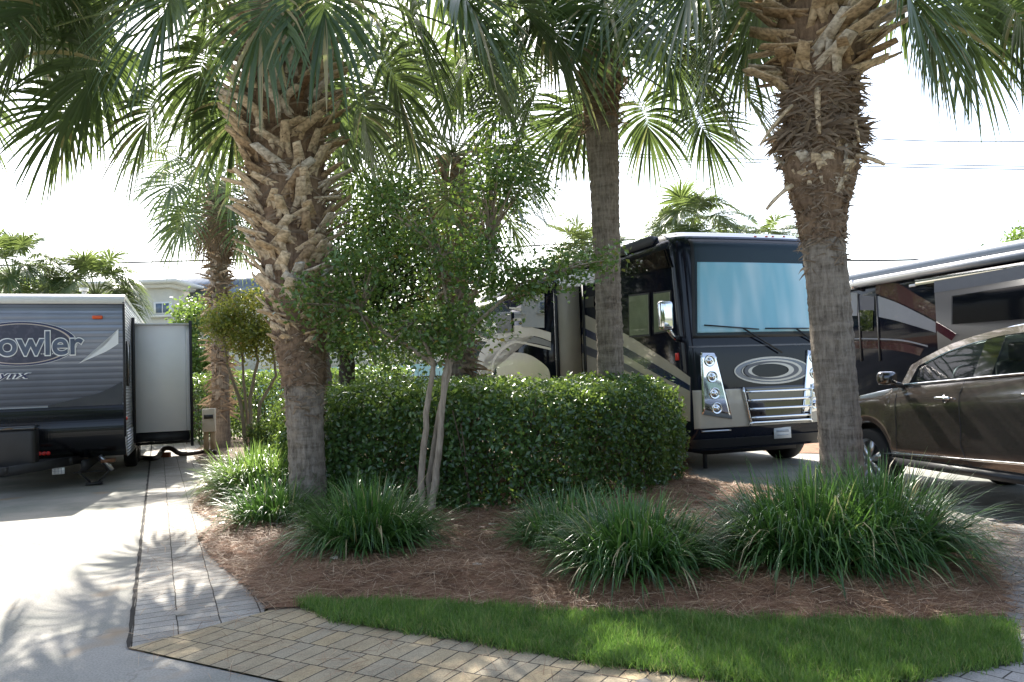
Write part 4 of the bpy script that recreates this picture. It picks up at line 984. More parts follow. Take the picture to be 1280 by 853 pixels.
def text_mesh(name, body, size, mat, parent, mtx, extrude=.003, bold=.0, shear=0.0, sx=1.0, space=1.0):
    cu = bpy.data.curves.new('t', 'FONT'); cu.body = body; cu.size = size; cu.extrude = extrude; cu.offset = 0; cu.bevel_depth = bold; cu.bevel_resolution = 2; cu.shear = shear; cu.space_character = space; cu.align_x = 'LEFT'
    to = bpy.data.objects.new('t', cu); COL.objects.link(to)
    dg = bpy.context.evaluated_depsgraph_get(); me = bpy.data.meshes.new_from_object(to.evaluated_get(dg)); me.name = name
    bpy.data.objects.remove(to); 
    me.transform(mtx @ Matrix.Diagonal((sx, 1, 1, 1)))
    me.materials.clear(); me.materials.append(mat)
    o = bpy.data.objects.new(name, me); COL.objects.link(o); o.parent = parent
    return o

def lathe(mb, prof, c, axis='x', n=40, rnd=.5):
    """prof: list of (r, a) ; a along axis"""
    a = np.linspace(0, 2 * math.pi, n, endpoint=False); V = []
    for r, h in prof:
        if axis == 'x': V.append(np.stack([np.full(n, c[0] + h), c[1] + r * np.cos(a), c[2] + r * np.sin(a)], 1))
        elif axis == 'y': V.append(np.stack([c[0] + r * np.cos(a), np.full(n, c[1] + h), c[2] + r * np.sin(a)], 1))
        else: V.append(np.stack([c[0] + r * np.cos(a), c[1] + r * np.sin(a), np.full(n, c[2] + h)], 1))
    V = np.concatenate(V); m = len(prof)
    q = [(i * n + j, i * n + (j + 1) % n, (i + 1) * n + (j + 1) % n, (i + 1) * n + j) for i in range(m - 1) for j in range(n)]
    mb.add(V, q, rnd=rnd)

def wheel(parent, c, r, w, out=-1, spokes=5, rim='alu', rr=.62):
    """wheel with its axis along x; out = side the rim faces"""
    t = MB(); lathe(t, [(r * rr, -w / 2), (r * .93, -w / 2), (r, -w * .36), (r, w * .36), (r * .93, w / 2), (r * rr, w / 2), (r * rr, -w / 2)], c)
    ty = t.build('wheel', M['rubber'], parent, smooth=True)
    x0 = c[0] + out * w * .5
    m = MB(); lathe(m, [(r * rr, out * w * .5), (r * rr * 1.0, out * (w * .5 - .012)), (r * rr * .93, out * (w * .5 - .012)), (r * rr * .9, out * (w * .5 - .07)), (0.001, out * (w * .5 - .07))], c)
    for k in range(spokes):
        a = k * 2 * math.pi / spokes + .3
        R_ = Matrix.Rotation(a, 3, 'X')
        box(m, Vector(c) + Vector((out * (w * .5 - .03), 0, 0)) + R_ @ Vector((0, 0, r * rr * .5)), (.035, r * .17, r * rr * .95), R_, taper=1.15)
    lathe(m, [(r * .14, out * (w * .5 - .03)), (r * .13, out * (w * .5 - .0)), (0.001, out * (w * .5 - .0))], c)
    m.build('rim', M[rim], ty)
    return ty

# ---------------------------------------------------------------- travel trailer
TH = D2R(22); TW = 1.45
corner = P(155, 470, 12.9)
tloc = Vector((corner.x, 12.9, 0)) - Vector((math.cos(TH), math.sin(TH), 0)) * TW
T = empty('travel_trailer', 'blue-grey travel trailer on the left with a big oval logo on its nose', 'trailer', tloc, TH)
tf = Frame(tloc, TH)
zt = tf.hit(155, 370, 1, 0).z; zb = .42
prof = [(.75, zb), (.30, zb + .04), (.06, .62), (0, .78), (-.0, zt - .28), (.04, zt - .10), (.16, zt)]
def extr_x(name, prof2, x0, x1, mat, parent, close=None, caps=True):
    """prof2: closed outline in (y,z)"""
    mb = MB(); n = len(prof2)
    V = [(x0, p[0], p[1]) for p in prof2] + [(x1, p[0], p[1]) for p in prof2]
    q = [(i, (i + 1) % n, n + (i + 1) % n, n + i) for i in range(n)]
    mb.add(V, q)
    if caps: mb.addpoly([(x0 - 0, p[0], p[1]) for p in prof2]); mb.addpoly([(x1, p[0], p[1]) for p in prof2][::-1])
    return mb.build(name, mat, parent)
LEN = 8.2
body_o = [(LEN, zb), (LEN, zt)] + prof[::-1][:1] + prof[::-1][1:]
body = extr_x('body', [(LEN, zb), (LEN, zt), (.16, zt), (.04, zt - .10), (0, zt - .28), (0, .78), (.06, .62), (.30, zb + .04), (.75, zb)], -TW, TW, M['siding_silver'], T)
# nose skin, slightly proud of the box
extr_x('nose_skin', [(-.004, 1.30), (-.004, zt - .285), (.03, zt - .115), (.05, zt - .115), (.03, zt - .29), (.02, 1.30)], -TW - .004, TW + .004, M['siding_blue'], T)
lo = tf.hit(60, 508, 1, 0).z
extr_x('lower_nose_panel', [(-.008, lo - .02), (-.008, .79), (.05, .615), (.295, zb + .03), (.31, zb + .05), (.08, .64), (.01, .80), (.01, lo - .02)], -TW - .006, TW + .006, M['diamond'], T)
# dark sweep rising to the right edge
sw = smoothline([tf.hit(60, 507, 1, 0), tf.hit(95, 499, 1, 0), tf.hit(125, 491, 1, 0), tf.hit(153, 477, 1, 0)], 5)
band('dark_sweep', sw, [Vector((p.x, 0, 1.28)) for p in sw], 1, -.005, .003, M['sweep'], T)
for k_, xx in enumerate((-TW, TW)):
    mbq = MB(); box(mbq, (xx + (.006 if xx > 0 else -.006), 0.012, (zt + zb) / 2 + .12), (.035, .045, zt - zb - .45)); mbq.build('corner_trim', M['black_plastic'], T)
# roof edge
extr_x('roof_edge', [(-.015, zt - .13), (.03, zt - .02), (.14, zt + .035), (LEN + .02, zt + .035), (LEN + .02, zt - .03), (.16, zt - .03), (.06, zt - .09), (.02, zt - .13)], -TW - .02, TW + .02, M['white_paint'], T)
mb = MB(); box(mb, (tf.hit(105, 366, 1, .6).x, .6, zt + .08), (.06, .06, .12)); lathe(mb, [(.05, .14), (.07, .14), (.07, .19), (0.001, .19)], (tf.hit(105, 366, 1, .6).x, .6, zt), 'z', 14); mb.build('roof_vent_pipe', M['white_paint'], T)
# marker light, white blade
pm = tf.hit(122, 397, 1, 0); bevel_box('marker_light', (pm.x, -.03, pm.z), (.15, .04, .055), .015, M['orange_lens'], T)
bl_ = [(97, 455.5), (110, 448), (125, 437), (137, 426), (148, 411.5)]; br_ = [(97, 455.5), (118, 446), (132, 440), (142, 434), (148, 430)]
band('white_blade', smoothline([tf.hit(x, y, 1, 0) for x, y in bl_], 4), smoothline([tf.hit(x, y, 1, 0) for x, y in br_], 4), 1, -.009, .003, M['logo_white'], T)
# oval emblem
oc = tf.hit(26, 430, 1, 0); orx = tf.hit(97, 430, 1, 0).x - oc.x; orz = oc.z - tf.hit(26, 458, 1, 0).z
def oval_ring(name, r0, r1, mat, off, parent):
    pts_o = [(oc.x + orx * r0 * math.cos(a), 0, oc.z + orz * r0 * math.sin(a)) for a in np.linspace(0, 2 * math.pi, 64, endpoint=False)]
    mb = MB()
    if r1 is None:
        mb.addpoly([(p[0], off, p[2]) for p in pts_o])
        return mb.build(name, mat, parent)
    pts_i = [(oc.x + orx * r1 * math.cos(a), 0, oc.z + orz * (r1 - .0) * math.sin(a)) for a in np.linspace(0, 2 * math.pi, 64, endpoint=False)]
    mb.add([(p[0], off, p[2]) for p in pts_o] + [(p[0], off, p[2]) for p in pts_i], [(i, (i + 1) % 64, 64 + (i + 1) % 64, 64 + i) for i in range(64)])
    return mb.build(name, mat, parent)
em = oval_ring('oval_emblem', 1.0, None, M['logo_white'], -.010, T)
oval_ring('blue_ring', .985, None, M['logo_navy'], -.0125, em); oval_ring('tan_ring', .91, None, M['logo_tan'], -.015, em); oval_ring('dark_field', .87, None, M['logo_dark'], -.0175, em)
# word on the oval: thick outlined letters
lw = tf.hit(105, 439, 1, 0); z0 = tf.hit(60, 438.5, 1, 0).z; xh = tf.hit(52, 414, 1, 0).z - z0
def place_text(name, body, right_x, z, height, width, mat, parent, off, bold, shear=0.0, ext=.002):
    mt = Matrix(((1, 0, 0, 0), (0, 0, -1, 0), (0, 1, 0, 0), (0, 0, 0, 1)))      # text xy -> local xz, facing -y
    o = text_mesh(name, body, 1.0, mat, parent, Matrix.Identity(4), ext, bold, shear)
    xs = [v.co.x for v in o.data.vertices]; ys = [v.co.y for v in o.data.vertices]
    s_x = width / (max(xs) - min(xs)); s_y = height / (max(ys) - min(ys))
    for v in o.data.vertices:
        x = (v.co.x - max(xs)) * s_x + right_x; y = (v.co.y - min(ys)) * s_y + z; zz_ = ext if v.co.z > -1e-5 else -ext
        v.co = Vector((x, off - zz_, y))
    return o
word_w = (lw.x - tf.hit(0, 439, 1, 0).x) * 7.05 / 5.05
drop = xh * .26
place_text('word_outline', 'Prowler', lw.x + .012, z0 - drop - .012, xh + drop + .024, word_w + .03, M['logo_white'], em, -.020, .045)
place_text('word', 'Prowler', lw.x - .008, z0 - drop + .006, xh + drop - .012, word_w - .01, M['logo_fill'], em, -.0245, .018)
bh = tf.hit(82, 443, 1, 0)
place_text('small_words', 'BY HEARTLAND', bh.x, bh.z, .022, .42, M['logo_white'], em, -.022, .01)
lx = tf.hit(39, 473, 1, 0); ly = tf.hit(20, 473, 1, 0)
place_text('model_outline', 'Lynx', lx.x + .012, ly.z - .052, .17, .59, M['logo_white'], T, -.012, .05, .35)
place_text('model_word', 'Lynx', lx.x, ly.z - .042, .15, .56, M['logo_navy'], T, -.016, .008, .35)
# side: window, lights, skirt
mb = MB(); box(mb, (TW + .012, .75, 1.95), (.02, .55, .75)); ws = mb.build('side_window', M['black_plastic'], T); mb = MB(); box(mb, (TW + .024, .75, 1.95), (.01, .45, .65)); mb.build('pane', M['dark_glass'], ws)
bevel_box('side_marker', (TW + .02, .12, 1.05), (.03, .08, .05), .01, M['red_lens'], T)
mb = MB(); box(mb, (TW + .004, 4.2, .62), (.02, 7.4, .42)); mb.build('lower_skirt', M['siding_silver'], T)
# slide-out
s0 = 1.95
pA = tf.hit(166, 540, 1, s0); pB = tf.hit(238, 540, 1, s0); zt_s = tf.hit(200, 404.5, 1, s0).z; zb_s = tf.hit(200, 540, 1, s0).z; xr = pB.x
so_ = MB(); box(so_, ((TW + xr) / 2 + .01, s0 + 1.9, (zt_s + zb_s) / 2), (xr - TW + .0, 3.8, zt_s - zb_s)); so_o = so_.build('slide_out', M['slide_white'], T)
mb = MB(); box(mb, (xr + .03, s0 + .02, (zt_s + zb_s) / 2 - .12), (.05, .1, zt_s - zb_s + .34)); mb.build('outer_trim', M['black_plastic'], so_o)
mb = MB(); box(mb, (TW + .03, s0 - .02, (zt_s + zb_s) / 2 - .02), (.05, .1, zt_s - zb_s + .25)); mb.build('wall_seal', M['black_plastic'], so_o)
mb = MB(); box(mb, ((TW + xr) / 2, s0 - .012, zt_s - .02), (xr - TW, .03, .04)); box(mb, (xr - .06, s0 - .006, (zt_s + zb_s) / 2), (.012, .02, zt_s - zb_s)); mb.build('cap_strip', M['white_paint'], so_o)
mb = MB(); box(mb, ((TW + xr) / 2, s0 + 1.9, zb_s - .10), (xr - TW - .02, 3.7, .16)); mb.build('underside', M['steel_black'], so_o)
mb = MB(); box(mb, ((TW + xr) / 2, s0 + .6, zb_s - .24), (xr - TW + .1, .05, .05)); mb.build('support_rail', M['steel_black'], so_o)
# running gear
for y_ in (3.3, 4.25):
    wheel(T, (TW - .12, y_, .36), .36, .22, out=1, rr=.55); wheel(T, (-TW + .12, y_, .36), .36, .22, out=-1, rr=.55)
mb = MB()
for s in (-1, 1): box(mb, (s * .85, 3.9, zb - .09), (.08, 7.6, .16))
mb.build('chassis_rail', M['steel_black'], T)
# tongue, propane cover, jack, plate
mb = MB()
for s in (-1, 1):
    a_ = Vector((s * .85, .5, .42)); b_ = Vector((0.0, -1.25, .42)); dv = b_ - a_; R_ = dv.to_track_quat('Y', 'Z').to_matrix()
    box(mb, (a_ + b_) / 2, (.07, dv.length, .13), R_)
box(mb, (0, .05, .42), (1.4, .07, .12)); box(mb, (0, -1.35, .44), (.12, .3, .1))
mb.build('tongue_frame', M['steel_black'], T)
pc = tf.hit(20, 570, 1, -.55)
px_l = tf.hit(-12, 560, 1, -.55).x; px_r = tf.hit(46, 560, 1, -.55).x
prc = bevel_box('gas_bottle_cover', ((px_l + px_r) / 2, -.5, (tf.hit(20, 536, 1, -.6).z + tf.hit(20, 588, 1, -.6).z) / 2), (px_r - px_l, .42, tf.hit(20, 536, 1, -.6).z - tf.hit(20, 588, 1, -.6).z), .07, M['black_plastic'], T, seg=4)
bevel_box('lid', ((px_l + px_r) / 2, -.5, tf.hit(20, 536, 1, -.6).z + .0), (px_r - px_l + .02, .45, .07), .03, M['black_gloss'], prc)
mb = MB(); p_ = tf.hit(55, 567, 1, -.02)
for k in range(3): lathe(mb, [(.001, -.05), (.028, -.05), (.03, 0)], (p_.x - .05 + k * .055, -.03, p_.z), 'y', 12)
mb.build('red_clearance_lights', M['red_lens'], T)
lp_ = tf.hit(73, 589, 1, -.12); mb = MB(); box(mb, (lp_.x, -.13, lp_.z), (.17, .012, .10)); pl = mb.build('data_plate', M['plate_white'], T)
mb = MB()
for k in range(3): box(mb, (lp_.x - .045 + .045 * k, -.138, lp_.z), (.004, .004, .085))
box(mb, (lp_.x, -.138, lp_.z), (.16, .004, .004)); mb.build('ruled_lines', M['plate_ink'], pl)
# scissor jack
jx = tf.hit(118, 600, 1, .25).x
mb = MB()
for s in (-1, 1):
    tube(mb, [(jx + s * .05, .25, .05), (jx + s * .22, .25, .22), (jx + s * .06, .25, .43)], .018, 6)
box(mb, (jx, .25, .03), (.24, .18, .035)); tube(mb, [(jx - .3, .25, .22), (jx + .3, .25, .22)], .012, 6); mb.build('scissor_jack', M['steel_black'], T)
mb = MB(); tube(mb, [(jx + .10, .1, .48), (jx + .28, .05, .24)], .03, 8); mb.build('jack_tube', M['alu'], T)
mb = MB(); box(mb, (TW - .25, .15, zb - .03), (.2, .3, .05)); box(mb, (TW - .02, 1.8, zb + .02), (.06, 2.0, .08)); mb.build('rusty_bracket', pbr('rusty', (.16, .07, .03), .8, var=.4), T)

# ---------------------------------------------------------------- main motorhome
MT = D2R(19); MW = 1.275
cm = P(863, 470, 11.5)
mloc = Vector((cm.x, 11.5, 0)) + Vector((math.cos(MT), math.sin(MT), 0)) * MW
MH = empty('motorhome', 'black and beige motorhome with blue-white shade in its windscreen and a white plate', 'motorhome', mloc, MT)
mf = Frame(mloc, MT)
HT = 3.66; ML = 10.8
def yf(z):   # front profile: distance of the nose behind the reference plane
    return float(np.interp(z, [.32, .5, .62, 1.0, 1.45, 1.9, 2.0, 3.15, 3.36, 3.52, 3.61, HT], [.16, .04, 0, 0, .02, .05, .07, .18, .21, .32, .48, .87]))
def wz(z): return float(np.interp(z, [.32, .45, 3.27, 3.48, 3.61, HT], [MW - .06, MW, MW, MW - .03, MW - .12, MW - .32]))
CR = .18
def Sf(x, z, off=0.0):
    w_ = wz(z); ax = min(abs(x), w_)
    y = yf(z) + .06 * (ax / w_) ** 2
    if ax > w_ - CR: q = ax - (w_ - CR); y += CR - math.sqrt(max(CR * CR - q * q, 0))
    return y - off
def outline(z, n=14, inset=0.0):
    w_ = wz(z); pts = []
    for k in range(n + 1):       # front from left to right, denser at the corners
        u = -math.cos(math.pi * k / n) 
        x = w_ * math.copysign(abs(u) ** .8, u) if abs(u) > 1e-6 else 0.0
        pts.append((x, Sf(x, z), z))
    pts += [(w_, 1.0, z), (w_, ML * .5, z), (w_, ML, z), (-w_, ML, z), (-w_, ML * .5, z), (-w_, 1.0, z)]
    return pts
def loft_body(name, zs, mat, parent, cap_top=True):
    rows = [outline(z, 26) for z in zs]; n = len(rows[0]); mb = MB()
    V = [p for r in rows for p in r]
    q = [(i * n + j, i * n + (j + 1) % n, (i + 1) * n + (j + 1) % n, (i + 1) * n + j) for i in range(len(rows) - 1) for j in range(n)]
    mb.add(V, q)
    if cap_top: mb.addpoly(rows[-1]); mb.addpoly(rows[0][::-1])
    o = mb.build(name, mat, parent, smooth=True); return o
def autosm(o, ang=35):
    try:
        bpy.context.view_layer.objects.active = o
    except Exception: pass
    bm = bmesh.new(); bm.from_mesh(o.data)
    for e_ in bm.edges:
        e_.smooth = not (len(e_.link_faces) == 2 and e_.calc_face_angle(0) > math.radians(ang))
    bm.to_mesh(o.data); bm.free()
zs = [.32, .42, .5, .62, .8, 1.0, 1.45, 1.7, 1.9, 2.0, 2.3, 2.7, 3.05, 3.2, 3.3, 3.38, 3.45, 3.51, 3.56, 3.61, HT]
autosm(loft_body('body', zs, M['motor_black'], MH))
def fp(px, py):
    h = mf.hit(px, py, 1, .1)
    for _ in range(3): h = mf.hit(px, py, 1, Sf(h.x, h.z))
    return (h.x, h.z)
def front_patch(name, quad, off, mat, parent, n=14, th=0.0, m=None):
    """quad in photo order: top-left, top-right, bottom-right, bottom-left -> (x,z) pairs"""
    m = m or n; mb = MB(); V = []
    for j in range(m + 1):
        for i in range(n + 1):
            u, v = i / n, j / m
            x = (1 - v) * ((1 - u) * quad[0][0] + u * quad[1][0]) + v * ((1 - u) * quad[3][0] + u * quad[2][0])
            z = (1 - v) * ((1 - u) * quad[0][1] + u * quad[1][1]) + v * ((1 - u) * quad[3][1] + u * quad[2][1])
            V.append((x, Sf(x, z, off), z))
    q = [(j * (n + 1) + i, (j + 1) * (n + 1) + i, (j + 1) * (n + 1) + i + 1, j * (n + 1) + i + 1) for j in range(m) for i in range(n)]
    # skirt back to the body so the patch has an edge
    ring = [i for i in range(n + 1)] + [(j) * (n + 1) + n for j in range(1, m + 1)] + [m * (n + 1) + i for i in range(n - 1, -1, -1)] + [j * (n + 1) for j in range(m - 1, 0, -1)]
    b0 = len(V)
    for r_ in ring: V.append((V[r_][0], V[r_][1] + off * .9, V[r_][2]))
    L_ = len(ring); q += [(ring[k], ring[(k + 1) % L_], b0 + (k + 1) % L_, b0 + k) for k in range(L_)]
    mb.add(V, q); return mb.build(name, mat, parent, smooth=True)
# lower beige nose
zA, zB = fp(900, 487)[1], fp(940, 531)[1]
front_patch('beige_nose', [(-MW + .0, zA), (MW, zA), (MW, zB - .02), (-MW + .0, zB - .02)], .006, M['beige'], MH, 30)
# windscreen
wl, wb_ = fp(864, 303), fp(871, 419)
xl = wl[0] + .02; xlb = wb_[0] - .02
wtz, wbz = wl[1], wb_[1]
def shade_mat():
    m, nt, out = newmat('windscreen_shade')
    b = node(nt, 'ShaderNodeBsdfPrincipled'); b.inputs['Roughness'].default_value = .55; b.inputs['Metallic'].default_value = .0; nt.links.new(b.outputs[0], out.inputs[0])
    tc = node(nt, 'ShaderNodeTexCoord'); mp = node(nt, 'ShaderNodeMapping'); mp.inputs['Scale'].default_value = (2.2, 1, .5); mp.inputs['Rotation'].default_value = (0, .35, 0); nt.links.new(tc.outputs['Object'], mp.inputs[0])
    nz = node(nt, 'ShaderNodeTexNoise', Scale=1.6, Detail=1.5); nt.links.new(mp.outputs[0], nz.inputs['Vector'])
    cr = node(nt, 'ShaderNodeValToRGB'); nt.links.new(nz.outputs[0], cr.inputs[0]); cr.color_ramp.elements[0].position = .38; cr.color_ramp.elements[0].color = (.50, .78, .86, 1); cr.color_ramp.elements[1].position = .62; cr.color_ramp.elements[1].color = (.92, .98, 1.0, 1)  # soft diagonal streaks of reflected light, painted into the shade's colour
    nt.links.new(cr.outputs[0], b.inputs['Base Color'])
    wv = node(nt, 'ShaderNodeTexWave', wave_type='BANDS', bands_direction='X'); wv.inputs['Scale'].default_value = 1.1; wv.inputs['Distortion'].default_value = 6.0; nt.links.new(tc.outputs['Object'], wv.inputs[0])
    bp = node(nt, 'ShaderNodeBump', Strength=.12, Distance=.03); nt.links.new(wv.outputs['Fac'], bp.inputs['Height']); nt.links.new(bp.outputs[0], b.inputs['Normal'])
    return m
M['shade'] = shade_mat()
M['cap_blue'] = pbr('cap_blue', (0.022, 0.036, 0.075), 0.12, var=.05, coat=1.0)
wsf = front_patch('windscreen_frame', [(xl - .05, wtz + .05), (-xl + .05, wtz + .05), (-xlb + .05, wbz - .05), (xlb - .05, wbz - .05)], .006, M['black_plastic'], MH, 30)
front_patch('front_cap', [(-MW + .04, 3.60), (MW - .04, 3.60), (MW - .02, wtz + .07), (-MW + .02, wtz + .07)], .006, M['cap_blue'], MH, 30)
tk = (wtz - fp(880, 328)[1]) / (wtz - wbz)
front_patch('sun_shade', [(xl + (xlb - xl) * tk + .04, wtz + (wbz - wtz) * tk), (-xl - .04, wtz + (wbz - wtz) * tk), (-xlb - .03, wbz + .03), (xlb + .03, wbz + .03)], .014, M['shade'], wsf, 30)
M['windscreen'] = glassmat('windscreen', (.80, .94, 1.0), .12)
front_patch('windscreen_glass', [(xl, wtz), (-xl, wtz), (-xlb, wbz), (xlb, wbz)], .03, M['windscreen'], wsf, 30)
# wipers
def fpt(px, py, off): x, z = fp(px, py); return Vector((x, Sf(x, z, off), z))
for (a_, b_, c_) in (((878, 407), (946, 412), (975, 441)), ((954, 411), (1008, 411), (1030, 438))):
    wm = MB(); tube(wm, [fpt(*a_, .05), fpt((a_[0] + b_[0]) / 2, (a_[1] + b_[1]) / 2, .055), fpt(*b_, .05)], .011, 5)
    tube(wm, [fpt((a_[0] * .3 + b_[0] * .7), (a_[1] * .3 + b_[1] * .7) + .5, .07), fpt(*c_, .05)], .014, 6); wm.build('wiper', M['black_plastic'], MH)
# marker lights over the windscreen
for px in (944, 958, 966, 980): mb = MB(); v = fpt(px, 296, .0); box(mb, v, (.04, .03, .02)); mb.build('marker_light', M['orange_lens'], MH)
# upper nose band edge line
front_patch('nose_seam', [(-MW, fp(900, 432)[1]), (MW, fp(900, 432)[1]), (MW, fp(900, 433)[1] - .012), (-MW, fp(900, 433)[1] - .012)], .008, M['grey_paint'], MH, 30)
# headlights
def side_mirror_quad(q): return [(-q[1][0], q[1][1]), (-q[0][0], q[0][1]), (-q[3][0], q[3][1]), (-q[2][0], q[2][1])]
hq = [fp(875, 441), fp(893, 441), fp(914, 524), fp(877, 518)]
for k, q_ in enumerate((hq, side_mirror_quad(hq))):
    hd = front_patch('headlight', q_, .028, M['chrome'], MH, 10)
    for t_ in (.13, .38, .64, .87):
        cxh = ((q_[0][0] + q_[1][0]) * (1 - t_) + (q_[2][0] + q_[3][0]) * t_) / 2; cz = ((q_[0][1] + q_[1][1]) * (1 - t_) + (q_[2][1] + q_[3][1]) * t_) / 2
        mb = MB(); yy = Sf(cxh, cz, .03); lathe(mb, [(.088, .012), (.085, -.015), (.072, -.015), (.055, .004), (.048, -.012), (0.001, -.022)], (cxh, yy, cz), 'y', 24); lm_ = mb.build('lamp', M['chrome'], hd, smooth=True)
        mb = MB(); lathe(mb, [(.05, -.015), (.03, -.03), (0.001, -.036)], (cxh, yy, cz), 'y', 18); mb.build('lens', M['dark_glass'], lm_, smooth=True) if False else None
rl = fp(869, 444); bevel_box('side_marker_light', (-MW - .01, Sf(-MW, 1.7) + .05, fp(869, 445)[1]), (.03, .08, .11), .01, M['red_lens'], MH)
# grille
gq = [fp(927, 484), fp(1013, 480), fp(1013, 521), fp(938, 529)]
gx0 = gq[0][0]; gx1 = max(-gx0, gq[1][0])
gz_t, gz_b = fp(960, 483)[1], fp(960, 526)[1]
gr = front_patch('grille', [(gx0, gz_t), (gx1, gz_t), (gx1 - .07, gz_b), (gx0 + .1, gz_b)], .012, M['black_gloss'], MH, 16)
for k in range(4):
    t_ = (k + .55) / 4.0; z_ = gz_t + (gz_b - gz_t) * t_
    xa, xb = gx0 + .10 * t_ + .02, gx1 - .07 * t_ - .02
    mb = MB(); tube(mb, [(x, Sf(x, z_, .045), z_) for x in np.linspace(xa, xb, 14)], .019, 8); mb.build('chrome_bar', M['chrome'], gr, smooth=True)
mb = MB(); fr = [(gx0, gz_t), (gx0 + .10, gz_b), (gx0 + .16, gz_b - .015), (gx1 - .13, gz_b - .015), (gx1 - .07, gz_b), (gx1, gz_t)]
ff = smoothline([(x, Sf(x, z, .03), z) for x, z in fr], 5); tube(mb, ff, .022, 8); mb.build('chrome_surround', M['chrome'], gr, smooth=True)
# painted ellipse on the nose
ec = fp(966, 463); ea = ec[0] - fp(918, 463)[0]; ez = (fp(940, 445)[1] - fp(940, 482)[1]) / 2; ez *= .92
def ell_ring(name, r0, r1, mat, off, shift=0.0, lo=0, hi=2 * math.pi):
    mb = MB(); n = 70; A = np.linspace(lo, hi, n + 1); V = []
    for a in A:
        for r_, sh in ((r0, 0), (r1, shift)):
            x = ec[0] + sh + ea * r_ * math.cos(a); z = ec[1] + ez * r_ * math.sin(a) * (1 if r_ is r0 else .9); V.append((x, Sf(x, z, off), z))
    mb.add(V, [(2 * i, 2 * i + 1, 2 * i + 3, 2 * i + 2) for i in range(n)]); return mb.build(name, mat, MH)
ell_ring('swirl_line', 1.02, .985, M['light_stripe'], .012)
ell_ring('swirl_blue', .98, .80, M['navy'], .010, -.03)
ell_ring('swirl_line', .80, .77, M['light_stripe'], .0125, -.04)
ell_ring('swirl_grey', .76, .58, M['grey_paint'], .0105, -.06)
ell_ring('swirl_line', .57, .545, M['light_stripe'], .013, -.08)
# bumper details, plate
mb = MB(); pz_ = fp(977, 541); box(mb, (pz_[0], Sf(pz_[0], pz_[1], .02), pz_[1]), (.30, .012, .165)); lp2 = mb.build('licence_plate', M['plate_white'], MH)
mb = MB(); box(mb, (pz_[0], Sf(pz_[0], pz_[1], .0285), pz_[1] + .03), (.22, .004, .035)); box(mb, (pz_[0], Sf(pz_[0], pz_[1], .0285), pz_[1] - .03), (.2, .004, .012)); mb.build('plate_print', pbr('plate_print', (.45, .47, .5), .6), lp2)
mb = MB(); xs_ = np.linspace(fp(876, 537)[0], fp(912, 542)[0], 8); zz_ = fp(890, 539)[1]; tube(mb, [(x, Sf(x, zz_, .02), zz_) for x in xs_], .014, 6); mb.build('bumper_light_strip', M['alu'], MH)
front_patch('bumper_lip', [(-MW, .50), (MW, .50), (MW - .02, .36), (-MW + .02, .36)], .02, M['black_plastic'], MH, 30)
# wheels
for y_ in (1.15, 7.9):
    wheel(MH, (-MW + .16, y_, .47), .47, .28, out=-1, rr=.58); wheel(MH, (MW - .16, y_, .47), .47, .28, out=1, rr=.58)
mb = MB(); box(mb, (0, 5.2, .34), (1.6, 9.6, .2)); tube(mb, [(-.75, .55, .32), (-.75, .55, .02)], .035, 8); mb.build('chassis', M['steel_black'], MH)
# left side (camera side) x = -MW
def sp_(px, py): return mf.hit(px, py, 0, -MW)
def side_poly(name, pix, mat, off=.004, th=.003, sm=False, parent=MH, label=None):
    pts = [sp_(x, y) for x, y in pix]
    return poly_slab(name, pts, 0, -off, th, mat, parent, label)
def side_band(name, top, bot, mat, off=.004, th=.003, parent=MH, plane=-MW):
    t_ = smoothline([mf.hit(x, y, 0, plane) for x, y in top], 5); b_ = smoothline([mf.hit(x, y, 0, plane) for x, y in bot], 5)
    return band(name, t_, b_, 0, -off, th, mat, parent)
side_band('beige_panel', [(728, 392), (779, 416), (804, 431), (836, 452), (863, 472)], [(728, 505), (779, 512), (804, 516), (836, 522), (863, 527)], M['beige'], .003, .003)
side_band('navy_stripe', [(728, 409), (779, 433), (820, 456), (863, 482)], [(728, 418), (779, 443), (820, 467), (863, 489)], M['navy'], .007, .002)
side_band('grey_stripe', [(728, 430), (779, 453), (800, 465), (815, 474)], [(728, 441), (779, 462), (800, 472), (815, 476)], M['grey_paint'], .007, .002)
def win(name, pix, pane_mat, blind=None, frame='black_plastic'):
    a, b, c, d = [sp_(x, y) for x, y in pix]
    fr_ = poly_slab(name, [a, b, c, d], 0, -.006, .018, M[frame], MH)
    ce = (a + b + c + d) / 4
    ins = [ce + (p - ce) * .92 for p in (a, b, c, d)]
    if blind: poly_slab('blind', ins, 0, -.026, .003, M[blind], fr_)
    poly_slab('pane', ins, 0, -.032, .003, M[pane_mat], fr_)
    return fr_
M['side_glass'] = glassmat('side_glass', (.85, .88, .82), .14)
win('upper_side_window', [(783, 330), (834, 311), (841, 334), (783, 345)], 'dark_glass', frame='black_gloss')
win('side_window', [(787, 369), (813, 366), (814, 420), (788, 422)], 'side_glass', 'blind')
win('side_window', [(818, 366), (840, 363), (841, 414), (819, 418)], 'side_glass', 'blind')
win('door_window', [(733, 372), (745, 370), (745, 384), (733, 385)], 'dark_glass', frame='black_gloss')
# mirror
mb = MB(); v = sp_(848, 424); o_ = Vector((-1, -.25, 0)).normalized()
tube(mb, bez(v, v + Vector((-.2, -.25, -.02)), v + Vector((-.36, -.33, .14)), 7), [.05, .045, .04, .036, .034, .034, .034], 8); arm = mb.build('mirror_arm', M['chrome'], MH, smooth=True)
mc = v + Vector((-.40, -.35, .32)); bevel_box('mirror', (mc.x, mc.y, mc.z), (.22, .13, .42), .055, M['chrome'], MH, seg=4)
